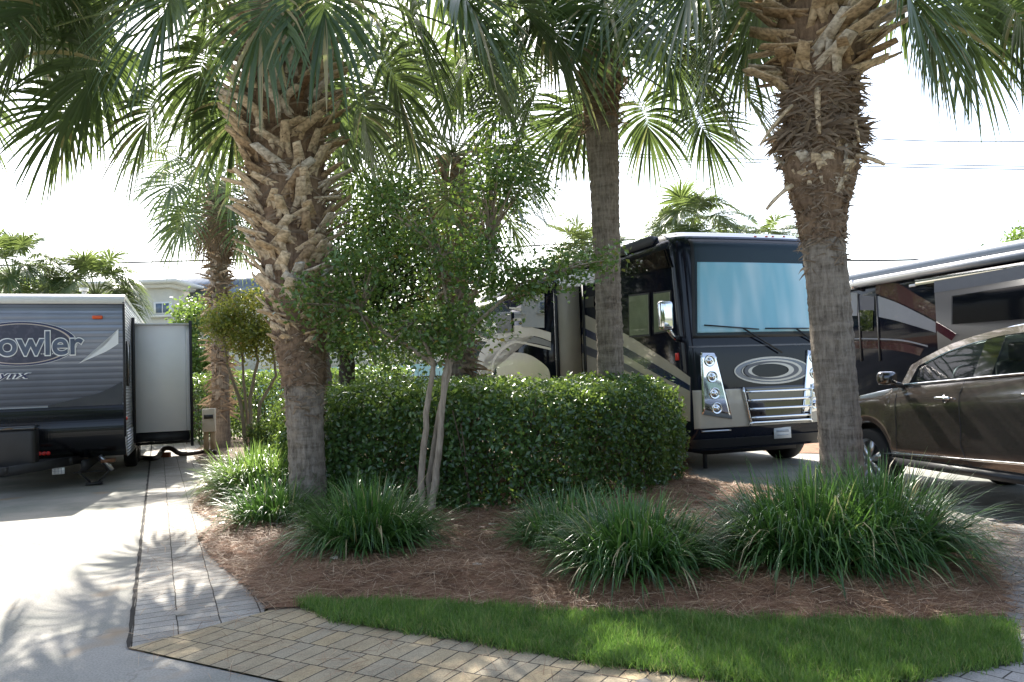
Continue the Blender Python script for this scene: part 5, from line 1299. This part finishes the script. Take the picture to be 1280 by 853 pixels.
# slide-out with swoosh
sx = -MW - .52; ss = mf.hit(727, 420, 0, -MW).y
fy = ss
sot = mf.hit(710, 358, 1, fy).z; sob = .55
sb = MB(); box(sb, ((sx - MW) / 2, fy + 3.0, (sot + sob) / 2), (.52, 6.0, sot - sob)); sl_ = sb.build('slide_out', M['motor_black'], MH)
mb = MB(); box(mb, ((sx - MW) / 2 + .0, fy - .012, (sot + sob) / 2), (.46, .02, sot - sob - .01)); mb.build('end_wall', M['beige_panel'], sl_)
mb = MB(); box(mb, (sx + .01, fy - .015, (sot + sob) / 2), (.06, .05, sot - sob + .04)); mb.build('edge_seal', M['black_plastic'], sl_)
mb = MB(); box(mb, (sx - .0, fy + 3.0, sot + .06), (.16, 6.1, .12)); mb.build('slide_awning', M['black_gloss'], sl_)
mb = MB(); box(mb, (-MW - .012, fy - .16, (sot + sob) / 2), (.03, .09, sot - sob + .05)); mb.build('wall_seal', M['black_plastic'], MH)
S2 = lambda top, bot, nm, mt_, off=.004: side_band(nm, top, bot, M[mt_], off, .002, sl_, sx)
S2([(689, 416), (672, 411), (651, 407), (636, 409), (620, 418), (606, 432), (598, 448), (596, 480)], [(689, 427), (672, 421), (651, 418), (640, 419), (626, 427), (613, 440), (605, 453), (602, 480)], 'beige_swoosh', 'light_stripe', .005)
S2([(689, 428), (672, 422), (651, 419), (640, 420), (627, 428), (614, 441), (606, 454), (603, 480)], [(689, 434), (672, 430), (651, 427), (641, 428), (630, 434), (621, 443), (615, 455), (613, 480)], 'grey_swoosh', 'grey_paint', .004)
S2([(689, 435), (672, 431), (651, 427), (641, 427), (630, 433), (621, 442), (616, 453), (613, 480)], [(689, 438), (672, 434), (651, 429.5), (642, 430), (632, 436), (623, 445), (618, 455), (616, 480)], 'pale_line', 'light_stripe', .007)
S2([(621, 452), (630, 444), (641, 441), (656, 442), (670, 448), (686, 462), (688, 480)], [(621, 480), (632, 480), (641, 480), (656, 480), (670, 480), (680, 480), (688, 480)], 'beige_field', 'light_stripe', .005)
S2([(608, 394), (630, 390), (652, 391)], [(608, 403), (630, 399), (652, 402)], 'navy_band', 'navy', .004)
S2([(606, 404), (625, 400), (652, 398)], [(606, 406), (625, 402.5), (652, 401)], 'pale_line', 'light_stripe', .007)
S2([(637, 384), (652, 385)], [(637, 386), (652, 389)], 'pale_line', 'light_stripe', .007)
wq = [mf.hit(x, y, 0, sx) for x, y in ((653, 372), (682, 367), (682, 410), (653, 409))]
poly_slab('window', wq, 0, -.006, .02, M['dark_glass'], sl_)
wq = [mf.hit(x, y, 0, sx) for x, y in ((622, 394), (641, 391), (642, 415), (623, 417))]
poly_slab('hatch', wq, 0, -.01, .03, M['black_plastic'], sl_)
# roof gear
mb = MB(); box(mb, (-.1, 2.7, HT + .09), (.75, .9, .2), taper=.85); mb.build('roof_air_conditioner', M['roof_white'], MH)
mb = MB(); box(mb, (-.1, 7.2, HT + .09), (.75, .9, .2), taper=.85); mb.build('roof_air_conditioner', M['roof_white'], MH)
mb = MB(); box(mb, (-MW + .06, 5.6, HT - .10), (.14, 9.2, .14)); mb.build('roof_rail', M['grey_paint'], MH)

# ---------------------------------------------------------------- right motorhome
ang2 = D2R(15.8)
p1 = P(1035, 352, 22.2); r2loc = Vector((p1.x, p1.y, 0))
R2 = empty('motorhome', 'black, silver and maroon coach with a long awning, at the right edge behind the car', 'motorhome', r2loc, ang2)
rf = Frame(r2loc, ang2)
# local: the visible wall is x = 0 and runs from y = 0 (far end) towards -y (nearer); body to +x
def rs(px, py, x=0.0): return rf.hit(px, py, 0, x)
ht2 = rs(1150, 332).z; far_y = 0.0; near_y = -11.5
def prism_y(name, prof_xz, y0, y1, mat, parent):
    mb = MB(); n = len(prof_xz)
    mb.add([(p[0], y0, p[1]) for p in prof_xz] + [(p[0], y1, p[1]) for p in prof_xz], [(i, n + i, n + (i + 1) % n, (i + 1) % n) for i in range(n)])
    mb.addpoly([(p[0], y0, p[1]) for p in prof_xz]); mb.addpoly([(p[0], y1, p[1]) for p in prof_xz][::-1]); return mb.build(name, mat, parent)
prism_y('body', [(0, .35), (0, ht2 - .18), (.05, ht2 - .06), (.3, ht2), (2.2, ht2), (2.45, ht2 - .06), (2.5, ht2 - .18), (2.5, .35)], near_y, far_y, M['motor_black'], R2)
prism_y('roof_fairing', [(.02, ht2 - .10), (.02, ht2 + .10), (.10, ht2 + .16), (.5, ht2 + .17), (.5, ht2 - .02)], near_y, far_y - .3, M['fairing'], R2)
zr = rs(1160, 341).z
def awn(name, a, b, yA, yB, mat):
    mb = MB(); tube(mb, [(-.10, yA, (a + b) / 2), (-.10, (yA + yB) / 2, (a + b) / 2), (-.10, yB, (a + b) / 2)], (a - b) / 2, 12); return mb.build(name, mat, R2, smooth=True)
aw = awn('awning_roll', rs(1160, 335).z + .01, rs(1160, 346).z, rs(1050, 360).y - .0, near_y, M['silver_paint'])
mb = MB(); y_a = rs(1072, 360).y; box(mb, (-.09, y_a, zr - .0), (.2, .08, .24)); mb.build('end_cap', M['alu'], aw)
mb = MB(); y_b = rs(1155, 350).y; box(mb, (-.16, (y_b + near_y) / 2, rs(1200, 340).z - .12), (.2, abs(near_y - y_b), .13)); mb.build('slide_topper', M['black_gloss'], R2)
def rband(name, top, bot, mat, off=.004, x=0.0, parent=None):
    t_ = smoothline([rs(a, b, x) for a, b in top], 5); b_ = smoothline([rs(a, b, x) for a, b in bot], 5)
    return band(name, t_, b_, 0, -off, .003, M[mat], parent or R2)
rband('maroon_swoosh', [(1095, 357), (1120, 354), (1145, 368), (1170, 382)], [(1095, 367), (1120, 376), (1145, 388), (1170, 401)], 'maroon', .006)
rband('silver_swoosh', [(1097, 370), (1120, 378), (1145, 390), (1170, 403)], [(1097, 396), (1120, 401), (1145, 408), (1170, 416)], 'silver_paint', .006)
rband('silver_panel', [(1052, 366), (1062, 366), (1072, 366)], [(1052, 395), (1062, 395), (1072, 395)], 'silver_paint', .005)
rband('grey_panel', [(1073, 369), (1083, 370), (1093, 371)], [(1073, 389), (1083, 389), (1093, 389)], 'grey_paint', .005)
rband('pale_line', [(1052, 423), (1095, 423), (1130, 425), (1160, 432)], [(1052, 424.5), (1095, 424.5), (1130, 427), (1160, 434)], 'silver_paint', .006)
rband('maroon_stripe', [(1064, 427), (1095, 426), (1130, 430), (1155, 436)], [(1064, 436), (1095, 436), (1130, 440), (1150, 445)], 'maroon', .006)
for px in (1073, 1096):
    pt, pb_ = rs(px, 368), rs(px, 452); mb = MB(); box(mb, (-.012, pt.y, (pt.z + pb_.z) / 2), (.025, .05, pt.z - pb_.z)); mb.build('door_seam', M['black_plastic'], R2)
q_ = [rs(x, y) for x, y in ((1075, 388), (1092, 388), (1092, 414), (1075, 414))]; poly_slab('entry_window', q_, 0, -.01, .01, M['dark_glass'], R2)
v = rs(1142, 357); bevel_box('awning_light', (-.03, v.y, v.z), (.04, .22, .07), .02, M['white_paint'], R2)
# big slide-out with window
xs2 = -.65; yS = rs(1169, 380, 0).y
sb = MB(); yS0 = rs(1169, 380, xs2).y; zS1 = rs(1200, 352, xs2).z - .02; box(sb, (xs2 / 2, (yS0 + near_y + .3) / 2, (zS1 + .7) / 2), (.65, abs(near_y + .3 - yS0), zS1 - .7)); s2 = sb.build('slide_out', M['slide_grey'], R2)
rband('silver_fascia', [(1168, 352), (1225, 342), (1330, 322)], [(1168, 366), (1225, 357.5), (1330, 340)], 'fascia', .005, xs2, s2)
wv_ = [rs(x, y, xs2) for x, y in ((1191, 370), (1330, 349), (1330, 396), (1191, 406))]
wf = poly_slab('window', wv_, 0, -.01, .03, M['black_plastic'], s2); ce = sum(wv_, Vector()) / 4; poly_slab('pane', [ce + (p - ce) * .97 for p in wv_], 0, -.042, .004, M['dark_glass'], wf)
rband('maroon_corner', [(1170, 402), (1182, 409), (1196, 418)], [(1170, 413), (1182, 421), (1190, 426)], 'maroon', .008, xs2, s2)
for y_ in (-3.0, -9.0):
    wheel(R2, (.16, y_, .48), .48, .28, out=-1); wheel(R2, (2.34, y_, .48), .48, .28, out=1)

# ---------------------------------------------------------------- car
CA = D2R(10)
pc_ = P(1280, 583, 7.15)
# local: +y is the front of the car, left side of the car is x = -hw
c_front = 0
carloc = Vector((pc_.x, 7.15, 0))
hw = .98
# origin: on the ground, on the car's left flank plane shifted by hw, y=0 at the photo's right border
carloc = carloc + Vector((math.cos(CA), math.sin(CA), 0)) * hw
CR_ = empty('parked_car', 'dark grey-brown estate car parked at the right edge behind the right palm', 'car', carloc, CA)
cf = Frame(carloc, CA)
def cs(px, py, x=-hw): return cf.hit(px, py, 0, x)
M['car_paint'] = pbr('car_paint', (0.11, 0.095, 0.085), .14, metal=.6, var=.04, coat=1.0)
M['car_glass'] = glassmat('car_glass', (.55, .66, .66), .30)
M['car_inside'] = pbr('car_interior', (.05, .048, .045), .8, var=.2)
wy = cs(1083, 570).y; wr = .375
zroof = cs(1280, 404, -hw * .72).z; zbelt0 = cs(1280, 469).z; zbelt1 = cs(1122, 483).z; yb1 = cs(1122, 483).y
yB = cs(1215, 430).y
def belt(y): return zbelt0 + (zbelt1 - zbelt0) * (y / yb1)
front_y = wy + .98; rear_y = front_y - 4.95; rw_y = wy - 2.95
zsill = cs(1200, 590).z - .02
def hood(y): return float(np.interp(y, [yb1 - .05, yb1 + .5, wy + .3, front_y - .25, front_y], [zbelt1, zbelt1 - .07, zbelt1 - .14, zbelt1 - .30, zbelt1 - .52]))
def topz(y): return belt(y) if y < yb1 else hood(y)
def halfw(y): return hw * float(np.interp(y, [rear_y, rear_y + .5, rear_y + 1.3, wy - .4, wy + .4, front_y - .25, front_y], [.82, .94, 1, 1, .975, .86, .62]))
def bot(y):
    z_ = zsill + .02
    for c_ in (wy, rw_y):
        d = abs(y - c_); R_ = wr + .075
        if d < R_: z_ = max(z_, wr + math.sqrt(R_ * R_ - d * d))
    if y > front_y - .3 or y < rear_y + .3: z_ = max(z_, zsill + .06)
    return z_
ys = sorted(set([round(v, 3) for v in np.linspace(rear_y, front_y, 90)] + [round(wy + .45 * math.cos(a), 3) for a in np.linspace(0, math.pi, 16)] + [round(rw_y + .45 * math.cos(a), 3) for a in np.linspace(0, math.pi, 16)]))
rows = []
for y in ys:
    h = halfw(y); zt_ = topz(y); zb_ = bot(y)
    # flank with a crease and a tuck under the belt
    fl = [(.955, 0), (.985, .05), (.992, .18), (.998, .32), (.985, .5), (.992, .64), (.985, .8), (.955, .93), (.92, 1.0)]
    prof_ = [(-h * a, zb_ + (zt_ - zb_) * b) for a, b in fl]
    prof_ += [(-h * .80, zt_ + .02), (-h * .4, zt_ + .045), (0, zt_ + .05)]
    full = prof_ + [(-x, z) for x, z in prof_[:-1][::-1]]
    rows.append([(x, y, z) for x, z in full])
mb = MB(); n = len(rows[0]); mb.add([p for r in rows for p in r], [(i * n + j, (i + 1) * n + j, (i + 1) * n + j + 1, i * n + j + 1) for i in range(len(rows) - 1) for j in range(n - 1)])
mb.addpoly(rows[0][::-1]); mb.addpoly(rows[-1])
cb_ = mb.build('body', M['car_paint'], CR_, smooth=True); autosm(cb_, 40)
# greenhouse: side outline in (y,z)
A0 = cs(1120, 484); cs_ = lambda a, b: cs(a, b, -hw * .72)
Rf = [(cs(1122, 482), 0), (cs_(1143, 460), 0), (cs_(1160, 447), 0), (cs_(1187, 430), 0), (cs_(1215, 419), 0), (cs_(1250, 409), 0), (cs_(1280, 404), 0)]
roofl = [(p.y, p.z) for p, _ in Rf]
roofl = [(roofl[0][0], roofl[0][1])] + roofl[1:] + [(-.8, zroof + .015), (-1.6, zroof - .01), (-2.2, zroof - .08), (rear_y + .35, zroof - .25), (rear_y + .08, zbelt0 + .1)]
ry = [p[0] for p in roofl][::-1]; rz = [p[1] for p in roofl][::-1]
def roofz(y): return float(np.interp(y, ry, rz))
def gh_x(y, z):      # tumblehome
    t_ = np.clip((z - belt(min(y, yb1))) / (zroof - zbelt0), 0, 1); return halfw(y) * (.925 - .20 * t_ - .04 * t_ * t_)
rows = []
for y in np.linspace(rear_y + .10, A0.y, 60):
    zr_ = roofz(y); zb_ = belt(y); x1 = gh_x(y, zr_)
    pr = [(-x1 - .0, zr_ - .035), (-x1 + .03, zr_ - .008), (-x1 * .75, zr_ + .022), (0, zr_ + .035)]
    pr = pr + [(-a, b) for a, b in pr[:-1][::-1]]
    rows.append([(a, y, b) for a, b in pr])
k0 = next(i for i, r in enumerate(rows) if r[0][1] > cs(1187, 430).y - .0)
rr_ = rows[3:k0 + 1]; n = len(rr_[0]); mb = MB(); mb.add([p for r in rr_ for p in r], [(i * n + j, (i + 1) * n + j, (i + 1) * n + j + 1, i * n + j + 1) for i in range(len(rr_) - 1) for j in range(n - 1)])
mb.build('roof', M['car_paint'], CR_, smooth=True)
rr_ = rows[k0:]; mb = MB(); mb.add([p for r in rr_ for p in r], [(i * n + j, (i + 1) * n + j, (i + 1) * n + j + 1, i * n + j + 1) for i in range(len(rr_) - 1) for j in range(n - 1)])
mb.build('windscreen', M['car_glass'], CR_, smooth=True)
# side glass and pillars, both flanks
def flank(side, pts, off):
    return [(side * (gh_x(p[0], p[1]) + off), p[0], p[1]) for p in pts]
def glass_side(side, name, lo_pts, hi_pts, mat, off=.0, th=None):
    a = flank(side, lo_pts, off); b = flank(side, hi_pts, off); mb = MB(); n = len(a)
    mb.add(a + b, [(i, i + 1, n + i + 1, n + i) for i in range(n - 1)]); return mb.build(name, M[mat], CR_, smooth=True)
def yzpts(y0, y1, n, f): return [(y, f(y)) for y in np.linspace(y0, y1, n)]
for side in (-1, 1):
    yfr = A0.y - .10; yB1 = cs(1205, 430).y; yB2 = cs(1226, 430).y
    glass_side(side, 'front_side_window', yzpts(yfr - .08, yB1, 20, lambda y: belt(y) + .02), yzpts(yfr - .08, yB1, 20, lambda y: roofz(y) - .075), 'car_glass', -.012)
    glass_side(side, 'rear_side_window', yzpts(yB2, yB2 - 1.05, 12, lambda y: belt(y) + .02), yzpts(yB2, yB2 - 1.05, 12, lambda y: roofz(y) - .085), 'car_glass', -.012)
    glass_side(side, 'quarter_window', yzpts(yB2 - 1.13, yB2 - 1.75, 8, lambda y: belt(y) + .03), yzpts(yB2 - 1.13, yB2 - 1.75, 8, lambda y: roofz(y) - .11), 'car_glass', -.012)
    for (a, b, mt_) in ((yB1 + .01, yB2 - .01, 'black_gloss'), (yB2 - 1.04, yB2 - 1.14, 'black_gloss'), (yB2 - 1.74, rear_y + .18, 'car_paint')):
        glass_side(side, 'pillar', yzpts(a, b, 5, lambda y: belt(y) - .0), yzpts(a, b, 5, lambda y: roofz(y) - .04), mt_, .004)
    # front pillar and roof rail follow the roof line
    yy_ = np.linspace(A0.y + .02, yB2 - 1.8, 50); g1 = [(y, roofz(y) - .085) for y in yy_]; g1[:3] = [(y, belt(min(y, yb1))) for y in yy_[:3]]; g2 = [(y, roofz(y) - .012) for y in yy_]
    glass_side(side, 'roof_pillar', g1, g2, 'car_paint', .006)
    mb = MB(); tube(mb, [(side * (gh_x(y, roofz(y)) + .016), y, roofz(y) - .088) for y in yy_[4:]], .010, 5); mb.build('window_chrome', M['chrome'], CR_, smooth=True)
    mb = MB(); tube(mb, [(side * (halfw(y) * .925 + .006), y, belt(y) + .012) for y in np.linspace(A0.y - .05, yB2 - 1.8, 14)], .011, 5); mb.build('belt_chrome', M['chrome'], CR_, smooth=True)
    # lower chrome strip
    zz1, zz2 = cs(1105, 566).z, cs(1280, 580.5).z; y1_, y2_ = cs(1105, 566).y, 0.0
    mb = MB(); pts_ = [(side * (hw + .002), y, zz2 + (zz1 - zz2) * (y - y2_) / (y1_ - y2_)) for y in np.linspace(y1_, -1.6, 16)]
    tube(mb, pts_, .014, 6); mb.build('chrome_strip', M['chrome'], CR_, smooth=True)
    # door gaps (thin dark grooves)
    def gap(name, ypts):
        mb = MB()
        vs = []
        for (y, z) in ypts:
            zb_, zt_ = bot(y), topz(y); f_ = np.clip((z - zb_) / (zt_ - zb_), 0, 1)
            hx = halfw(y) * float(np.interp(f_, [0, .05, .18, .32, .5, .64, .8, .93, 1], [.955, .985, .992, .998, .985, .992, .985, .955, .92]))
            vs.append((side * (hx + .0005), y, z))
        tube(mb, vs, .0045, 4, cap=False); return mb.build(name, M['black_plastic'], CR_)
    gy1 = cs(1197, 500).y
    gap('door_gap', [(gy1 - .02, z) for z in (belt(gy1), belt(gy1) - .08)] + [(gy1 + .0, z) for z in np.linspace(belt(gy1) - .12, zsill + .28, 8)] + [(gy1 - .05, zsill + .15), (gy1 - .12, zsill + .09)])
    gy0 = cs(1117, 500).y
    gap('door_gap', [(gy0, z) for z in np.linspace(belt(gy0) - .01, zsill + .15, 9)])
    gap('door_gap', [(gy1 - 1.15, z) for z in np.linspace(belt(gy1 - 1.15), zsill + .5, 6)])
    gap('sill_gap', [(y, zsill + .085) for y in np.linspace(gy0, gy1 - 1.0, 10)])
    h_ = cs(1179, 498)
    for hy, hz in ((h_.y, h_.z), (h_.y - 1.12, h_.z + .05)):
        hdl = bevel_box('door_handle', (side * (hw + .012), hy, hz), (.04, .21, .035), .014, M['chrome'], CR_)
        mb = MB(); lathe(mb, [(.001, side * .0), (.042, side * .0), (.036, side * -.01)], (side * (hw - .004), hy - .01, hz - .005), 'x', 16); mb.build('handle_recess', M['black_gloss'], hdl)
    # mirror
    mm = cs(1108, 473, -hw - .1); mo = bevel_box('wing_mirror', (side * (hw + .10), mm.y, mm.z), (.20, .12, .145), .045, M['car_paint'], CR_, seg=4)
    mb = MB(); box(mb, (side * (hw + .10), mm.y - .062, mm.z), (.17, .006, .11)); mb.build('mirror_glass', M['dark_glass'], mo)
    mb = MB(); tube(mb, [(side * (hw - .10), mm.y - .03, mm.z - .10), (side * (hw + .04), mm.y, mm.z - .05)], .028, 8); mb.build('mirror_foot', M['black_plastic'], mo)
    mb = MB(); box(mb, (side * (hw - .03), (wy + rw_y) / 2, zsill + .03), (.07, 2.15, .08)); mb.build('sill', M['black_plastic'], CR_)
    for y_ in (wy, rw_y):
        wheel(CR_, (side * (hw - .13), y_, wr), wr, .23, out=side, spokes=7, rr=.70)
mb = MB(); box(mb, (0, (wy + rw_y) / 2, zsill + .12), (hw * 1.6, 3.4, .18)); box(mb, (0, wy, .62), (1.45, .9, .5)); box(mb, (0, rw_y, .62), (1.45, .9, .5)); mb.build('underbody', M['black_plastic'], CR_)
# seats, wheel, dash
for sx_ in (-.42, .42):
    st_ = bevel_box('seat', (sx_, yB + .05, 1.12), (.5, .14, .75), .06, M['car_inside'], CR_); bevel_box('headrest', (sx_, yB + .02, 1.58), (.27, .1, .18), .04, M['car_inside'], st_)
mb = MB(); a = np.linspace(0, 2 * math.pi, 24); tube(mb, [(-.42 + .19 * math.cos(t), yB + .72 + .07 * math.sin(t), 1.27 + .18 * math.sin(t)) for t in a], .016, 6, cap=False); mb.build('steering_wheel', M['black_plastic'], CR_)
bevel_box('dashboard', (0, yB + 1.05, 1.12), (1.55, .35, .25), .06, M['car_inside'], CR_)

# ---------------------------------------------------------------- small things
# utility post
pb0 = P(262, 557, 18.3); pb0.z = 0
PE = empty('utility_post', 'short square timber post with a cream meter box on top, by the hedge', 'post', (pb0.x, pb0.y, 0), D2R(15))
sc_ = pb0.y / 1000
M['timber'] = pbr('timber', (.45, .36, .24), .8, var=.2, stretch=(20, 20, 2), bump=.4)
M['box_cream'] = pbr('meter_box', (.55, .53, .46), .5, var=.08)
mb = MB(); box(mb, (-.07, 0, .3), (.10, .12, .6)); box(mb, (.07, 0, .3), (.10, .12, .6)); mb.build('post', M['timber'], PE)
pw = 15 * sc_; pt_ = P(263, 511, pb0.y).z; mbx = bevel_box('meter_box', (0, -.02, (.5 + pt_) / 2), (pw, .22, pt_ - .5), .015, M['box_cream'], PE)
mb = MB(); box(mb, (0, -.135, pt_ - .18), (pw * .72, .02, .09)); mb.build('socket_cover', M['black_plastic'], mbx)
# hose and brick
hp = [G(178, 574), G(190, 573), G(200, 572)]; gy_ = hp[-1].y
pts = [Vector((G(150, 575).x, gy_, .06)), G(185, 573, .06), G(196, 572, .06), P(201, 566, gy_), P(206, 561, gy_), P(214, 561, gy_), P(222, 566, gy_), P(230, 570, gy_ + .1), P(245, 568, gy_ + .3), P(262, 565, gy_ + .8), Vector((pb0.x + .3, pb0.y - .5, .06))]
pts = smoothline([Vector((p.x, p.y, max(p.z, .05))) for p in pts], 6); mb = MB(); tube(mb, pts, [.05 + .004 * (i % 2) for i in range(len(pts))], 10)
tag(mb.build('sewer_hose', pbr('hose', (.05, .032, .025), .5, var=.3), smooth=True), 'thick brown drain hose arching from the trailer across the paver path', 'hose')
bk = G(206, 572); tag(bevel_box('brick', (0, 0, .055), (.22, .11, .11), .008, pbr('red_brick', (.38, .13, .07), .85, var=.25, bump=.4), None, seg=1, smooth=False), 'red brick propping up the arched drain hose', 'brick').location = (bk.x, bk.y + .02, 0)
# cream house
HY = 38
hx0, hx1 = P(60, 400, HY).x, P(213, 400, HY).x; hz1 = P(200, 352, HY).z
H = empty('house', 'cream two-storey house with flat roof behind the trailer', 'house', ((hx0 + hx1) / 2, HY, 0), 0)
w_ = hx1 - hx0; M['stucco'] = pbr('stucco', (.62, .58, .48), .9, var=.06, bump=.3); M['stucco_trim'] = pbr('stucco_trim', (.66, .64, .58), .8, var=.04)
mb = MB(); box(mb, (0, 4, (hz1 - .3) / 2), (w_, 8, hz1 - .3)); mb.build('wall', M['stucco'], H)
mb = MB(); box(mb, (0, 4, hz1 - .22), (w_ + .4, 8.4, .18)); box(mb, (0, 4, hz1 - .04), (w_ + 1.0, 9.0, .16)); mb.build('cornice', M['stucco_trim'], H)
def housewin(px0, px1, py0, py1):
    a, b = P(px0, py0, HY), P(px1, py1, HY); cx_ = (a.x + b.x) / 2 - H.location.x; cz = (a.z + b.z) / 2
    mb = MB(); box(mb, (cx_, -.03, cz), (b.x - a.x + .16, .1, a.z - b.z + .16)); wf = mb.build('window', M['white_paint'], H)
    mb = MB(); nn = 2
    for k in (-1, 1): box(mb, (cx_ + k * (b.x - a.x) / 4, -.09, cz), ((b.x - a.x) / 2 - .06, .03, a.z - b.z)); 
    mb.build('pane', pbr('house_glass', (.10, .14, .20), .1), wf)
    mb = MB(); box(mb, (cx_, -.08, b.z - .16), (b.x - a.x + .4, .2, .12)); mb.build('sill', M['stucco_trim'], wf)
housewin(195, 215 - 2, 380, 391); housewin(140, 160, 380, 391)
rx0, rx1 = P(213, 360, 40).x, P(340, 360, 40).x; rz0, rz1 = P(250, 371, 40).z, P(250, 355, 42).z
H2 = empty('house', 'low neighbouring house wing with a grey metal roof, behind the shaggy palm', 'house', ((rx0 + rx1) / 2, 40, 0), 0)
ww = rx1 - rx0; mb = MB(); box(mb, (0, 3.2, (rz0 - .1) / 2), (ww, 6, rz0 - .1)); mb.build('wall', M['stucco'], H2)
mb = MB(); mb.add([(-ww / 2 - .3, -.3, rz0 - .1), (ww / 2 + .3, -.3, rz0 - .1), (ww / 2 + .3, 3.2, rz1 + .9), (-ww / 2 - .3, 3.2, rz1 + .9), (ww / 2 + .3, 6.7, rz0 - .1), (-ww / 2 - .3, 6.7, rz0 - .1)], [(0, 1, 2, 3), (3, 2, 4, 5), (0, 5, 4, 1)], [(0, 3, 5), (1, 4, 2)])
mb.build('roof', siding_mat('metal_roof', (.16, .18, .20), .4, axis='X', strength=.5), H2)
# turquoise-white building seen through the stems
bx = P(455, 460, 34); B3 = empty('building', 'pale turquoise and white low building glimpsed under the dark tree', 'building', (bx.x, 34, 0), 0)
mb = MB(); box(mb, (0, 3, 1.1), (9, 6, 2.2)); mb.build('wall', pbr('turquoise_wall', (.40, .60, .56), .7, var=.05), B3)
mb = MB(); box(mb, (0, 3, 2.75), (9, 6.02, 1.1)); mb.build('upper_wall', M['white_paint'], B3)
mb = MB(); box(mb, (0, 3, 3.4), (9.8, 6.8, .2)); mb.build('roof', M['stucco_trim'], B3)
# iron fence in front of it
fx0, fx1 = P(240, 480, 24).x, P(640, 480, 24).x; fz = P(440, 468, 24).z
FE = empty('fence', 'dark iron picket fence running behind the hedge and the stout tree', 'fence', ((fx0 + fx1) / 2, 24.2, 0), 0)
fw = fx1 - fx0; mb = MB()
for z_ in (.25, fz - .15): box(mb, (0, 0, z_), (fw, .03, .04))
mb.build('rail', pbr('fence_iron', (.06, .035, .03), .6), FE)
mb = MB()
for k in range(int(fw / .13)): box(mb, (-fw / 2 + k * .13, 0, fz / 2), (.018, .018, fz))
mb.build('pickets', bpy.data.materials['fence_iron'], FE)
# utility pole and wires
up = P(613, 300, 29); UP = empty('utility_pole', 'thin pale weathered utility pole behind the crape myrtle', 'utility pole', (up.x, 29, 0), 0)
mb = MB(); tube(mb, [(0, 0, -.2), (0, 0, 5), (.02, 0, 10.3)], [.16, .14, .11], 12); mb.build('pole', M['pale_bark'], UP, smooth=True)
mb = MB(); box(mb, (0, -.1, 9.8), (2.2, .1, .12)); mb.build('crossarm', M['timber'], UP)
M['wire'] = pbr('wire', (.03, .03, .035), .6)
def wire(label, a, b, Y, r, sag=.3, Yb=None):
    A, B_ = P(*a, Y), P(*b, Yb or Y); ext = (B_ - A); A2 = A - ext * .6; B2 = B_ + ext * .6
    pts = []
    for k in range(25):
        t = k / 24; p = A2.lerp(B2, t); p.z -= sag * 4 * t * (1 - t) - sag * .9; pts.append(p)
    mb = MB(); tube(mb, pts, r, 5); return tag(mb.build('power_cable', M['wire']), label, 'cable', 'power cables')
wire('thick dark cable crossing low behind the shaggy palm and the pole', (180, 329), (690, 307), 31, .035)
wire('thick dark cable just above the right-hand motorhome roof', (1057, 326), (1150, 325), 31, .035, .1)
wire('thin cable, topmost one in the sky at the right', (1080, 174), (1280, 178), 32, .020)
wire('thin cable, upper of the close pair in the right sky', (840, 196), (1280, 209), 32, .020)
wire('thin cable, lower of the close pair in the right sky', (840, 200), (1280, 213), 32, .020)
wire('faint thin cable low in the right sky, above the thick one', (1057, 311), (1240, 312), 33, .015, .1)
wire('thin cable right of the pale pole above the thick one', (640, 304), (700, 303), 33, .016, .1)
# litter on the straw
M['litter'] = pbr('dead_leaf', (.45, .38, .30), .8, var=.2)
lit = [(605, 672, 'pale dead leaf below the pale stems'), (617, 668, 'grey curled leaf right of the pale stems'), (418, 713, 'grey pebble-like scrap left of the arching clump'), (343, 667, 'white leaf scrap under the booted trunk'), (466, 768, 'small pale scrap at the lawn edge by the pavers'), (803, 845, 'white smear of droppings on a tan paver'), (225, 761, 'tiny brown leaf on the grey pavers'), (597, 722, 'tan leaf in the middle of the pine straw')]
for (x, y, lb) in lit:
    g_ = G(x, y, .05); mb = MB(); n_ = 7; a = np.linspace(0, 2 * math.pi, n_, endpoint=False)
    r_ = .03 * rng.uniform(.7, 1.2, n_); V = np.stack([r_ * np.cos(a) * 1.4, r_ * np.sin(a), .012 * rng.uniform(-.5, 1, n_) + .012], 1); V2 = V.copy(); V2[:, 2] -= .004
    mb.add(np.vstack([V, [[0, 0, .02]], V2]), None, [(i, (i + 1) % n_, n_) for i in range(n_)] + [(i, n_ + 1 + i, (i + 1) % n_) for i in range(n_)])
    on_bed = inside(np.array(isl_full), np.array([[g_.x, g_.y]]))[0]
    o = mb.build('leaf_scrap', M['litter'], loc=(g_.x, g_.y, (.13 if y < 740 and x > 300 and on_bed else .012))); tag(o, lb, 'leaf scrap', 'scraps lying on the ground')
br1, br2 = G(268, 671, .03), G(300, 668, .06); mb = MB(); tube(mb, [br1, (br1 + br2) / 2 + Vector((0, 0, .02)), br2], [.012, .016, .01], 6); tag(mb.build('fallen_stick', M['stub']), 'pale dry leaf stalk lying at the left edge of the pine straw', 'stick')
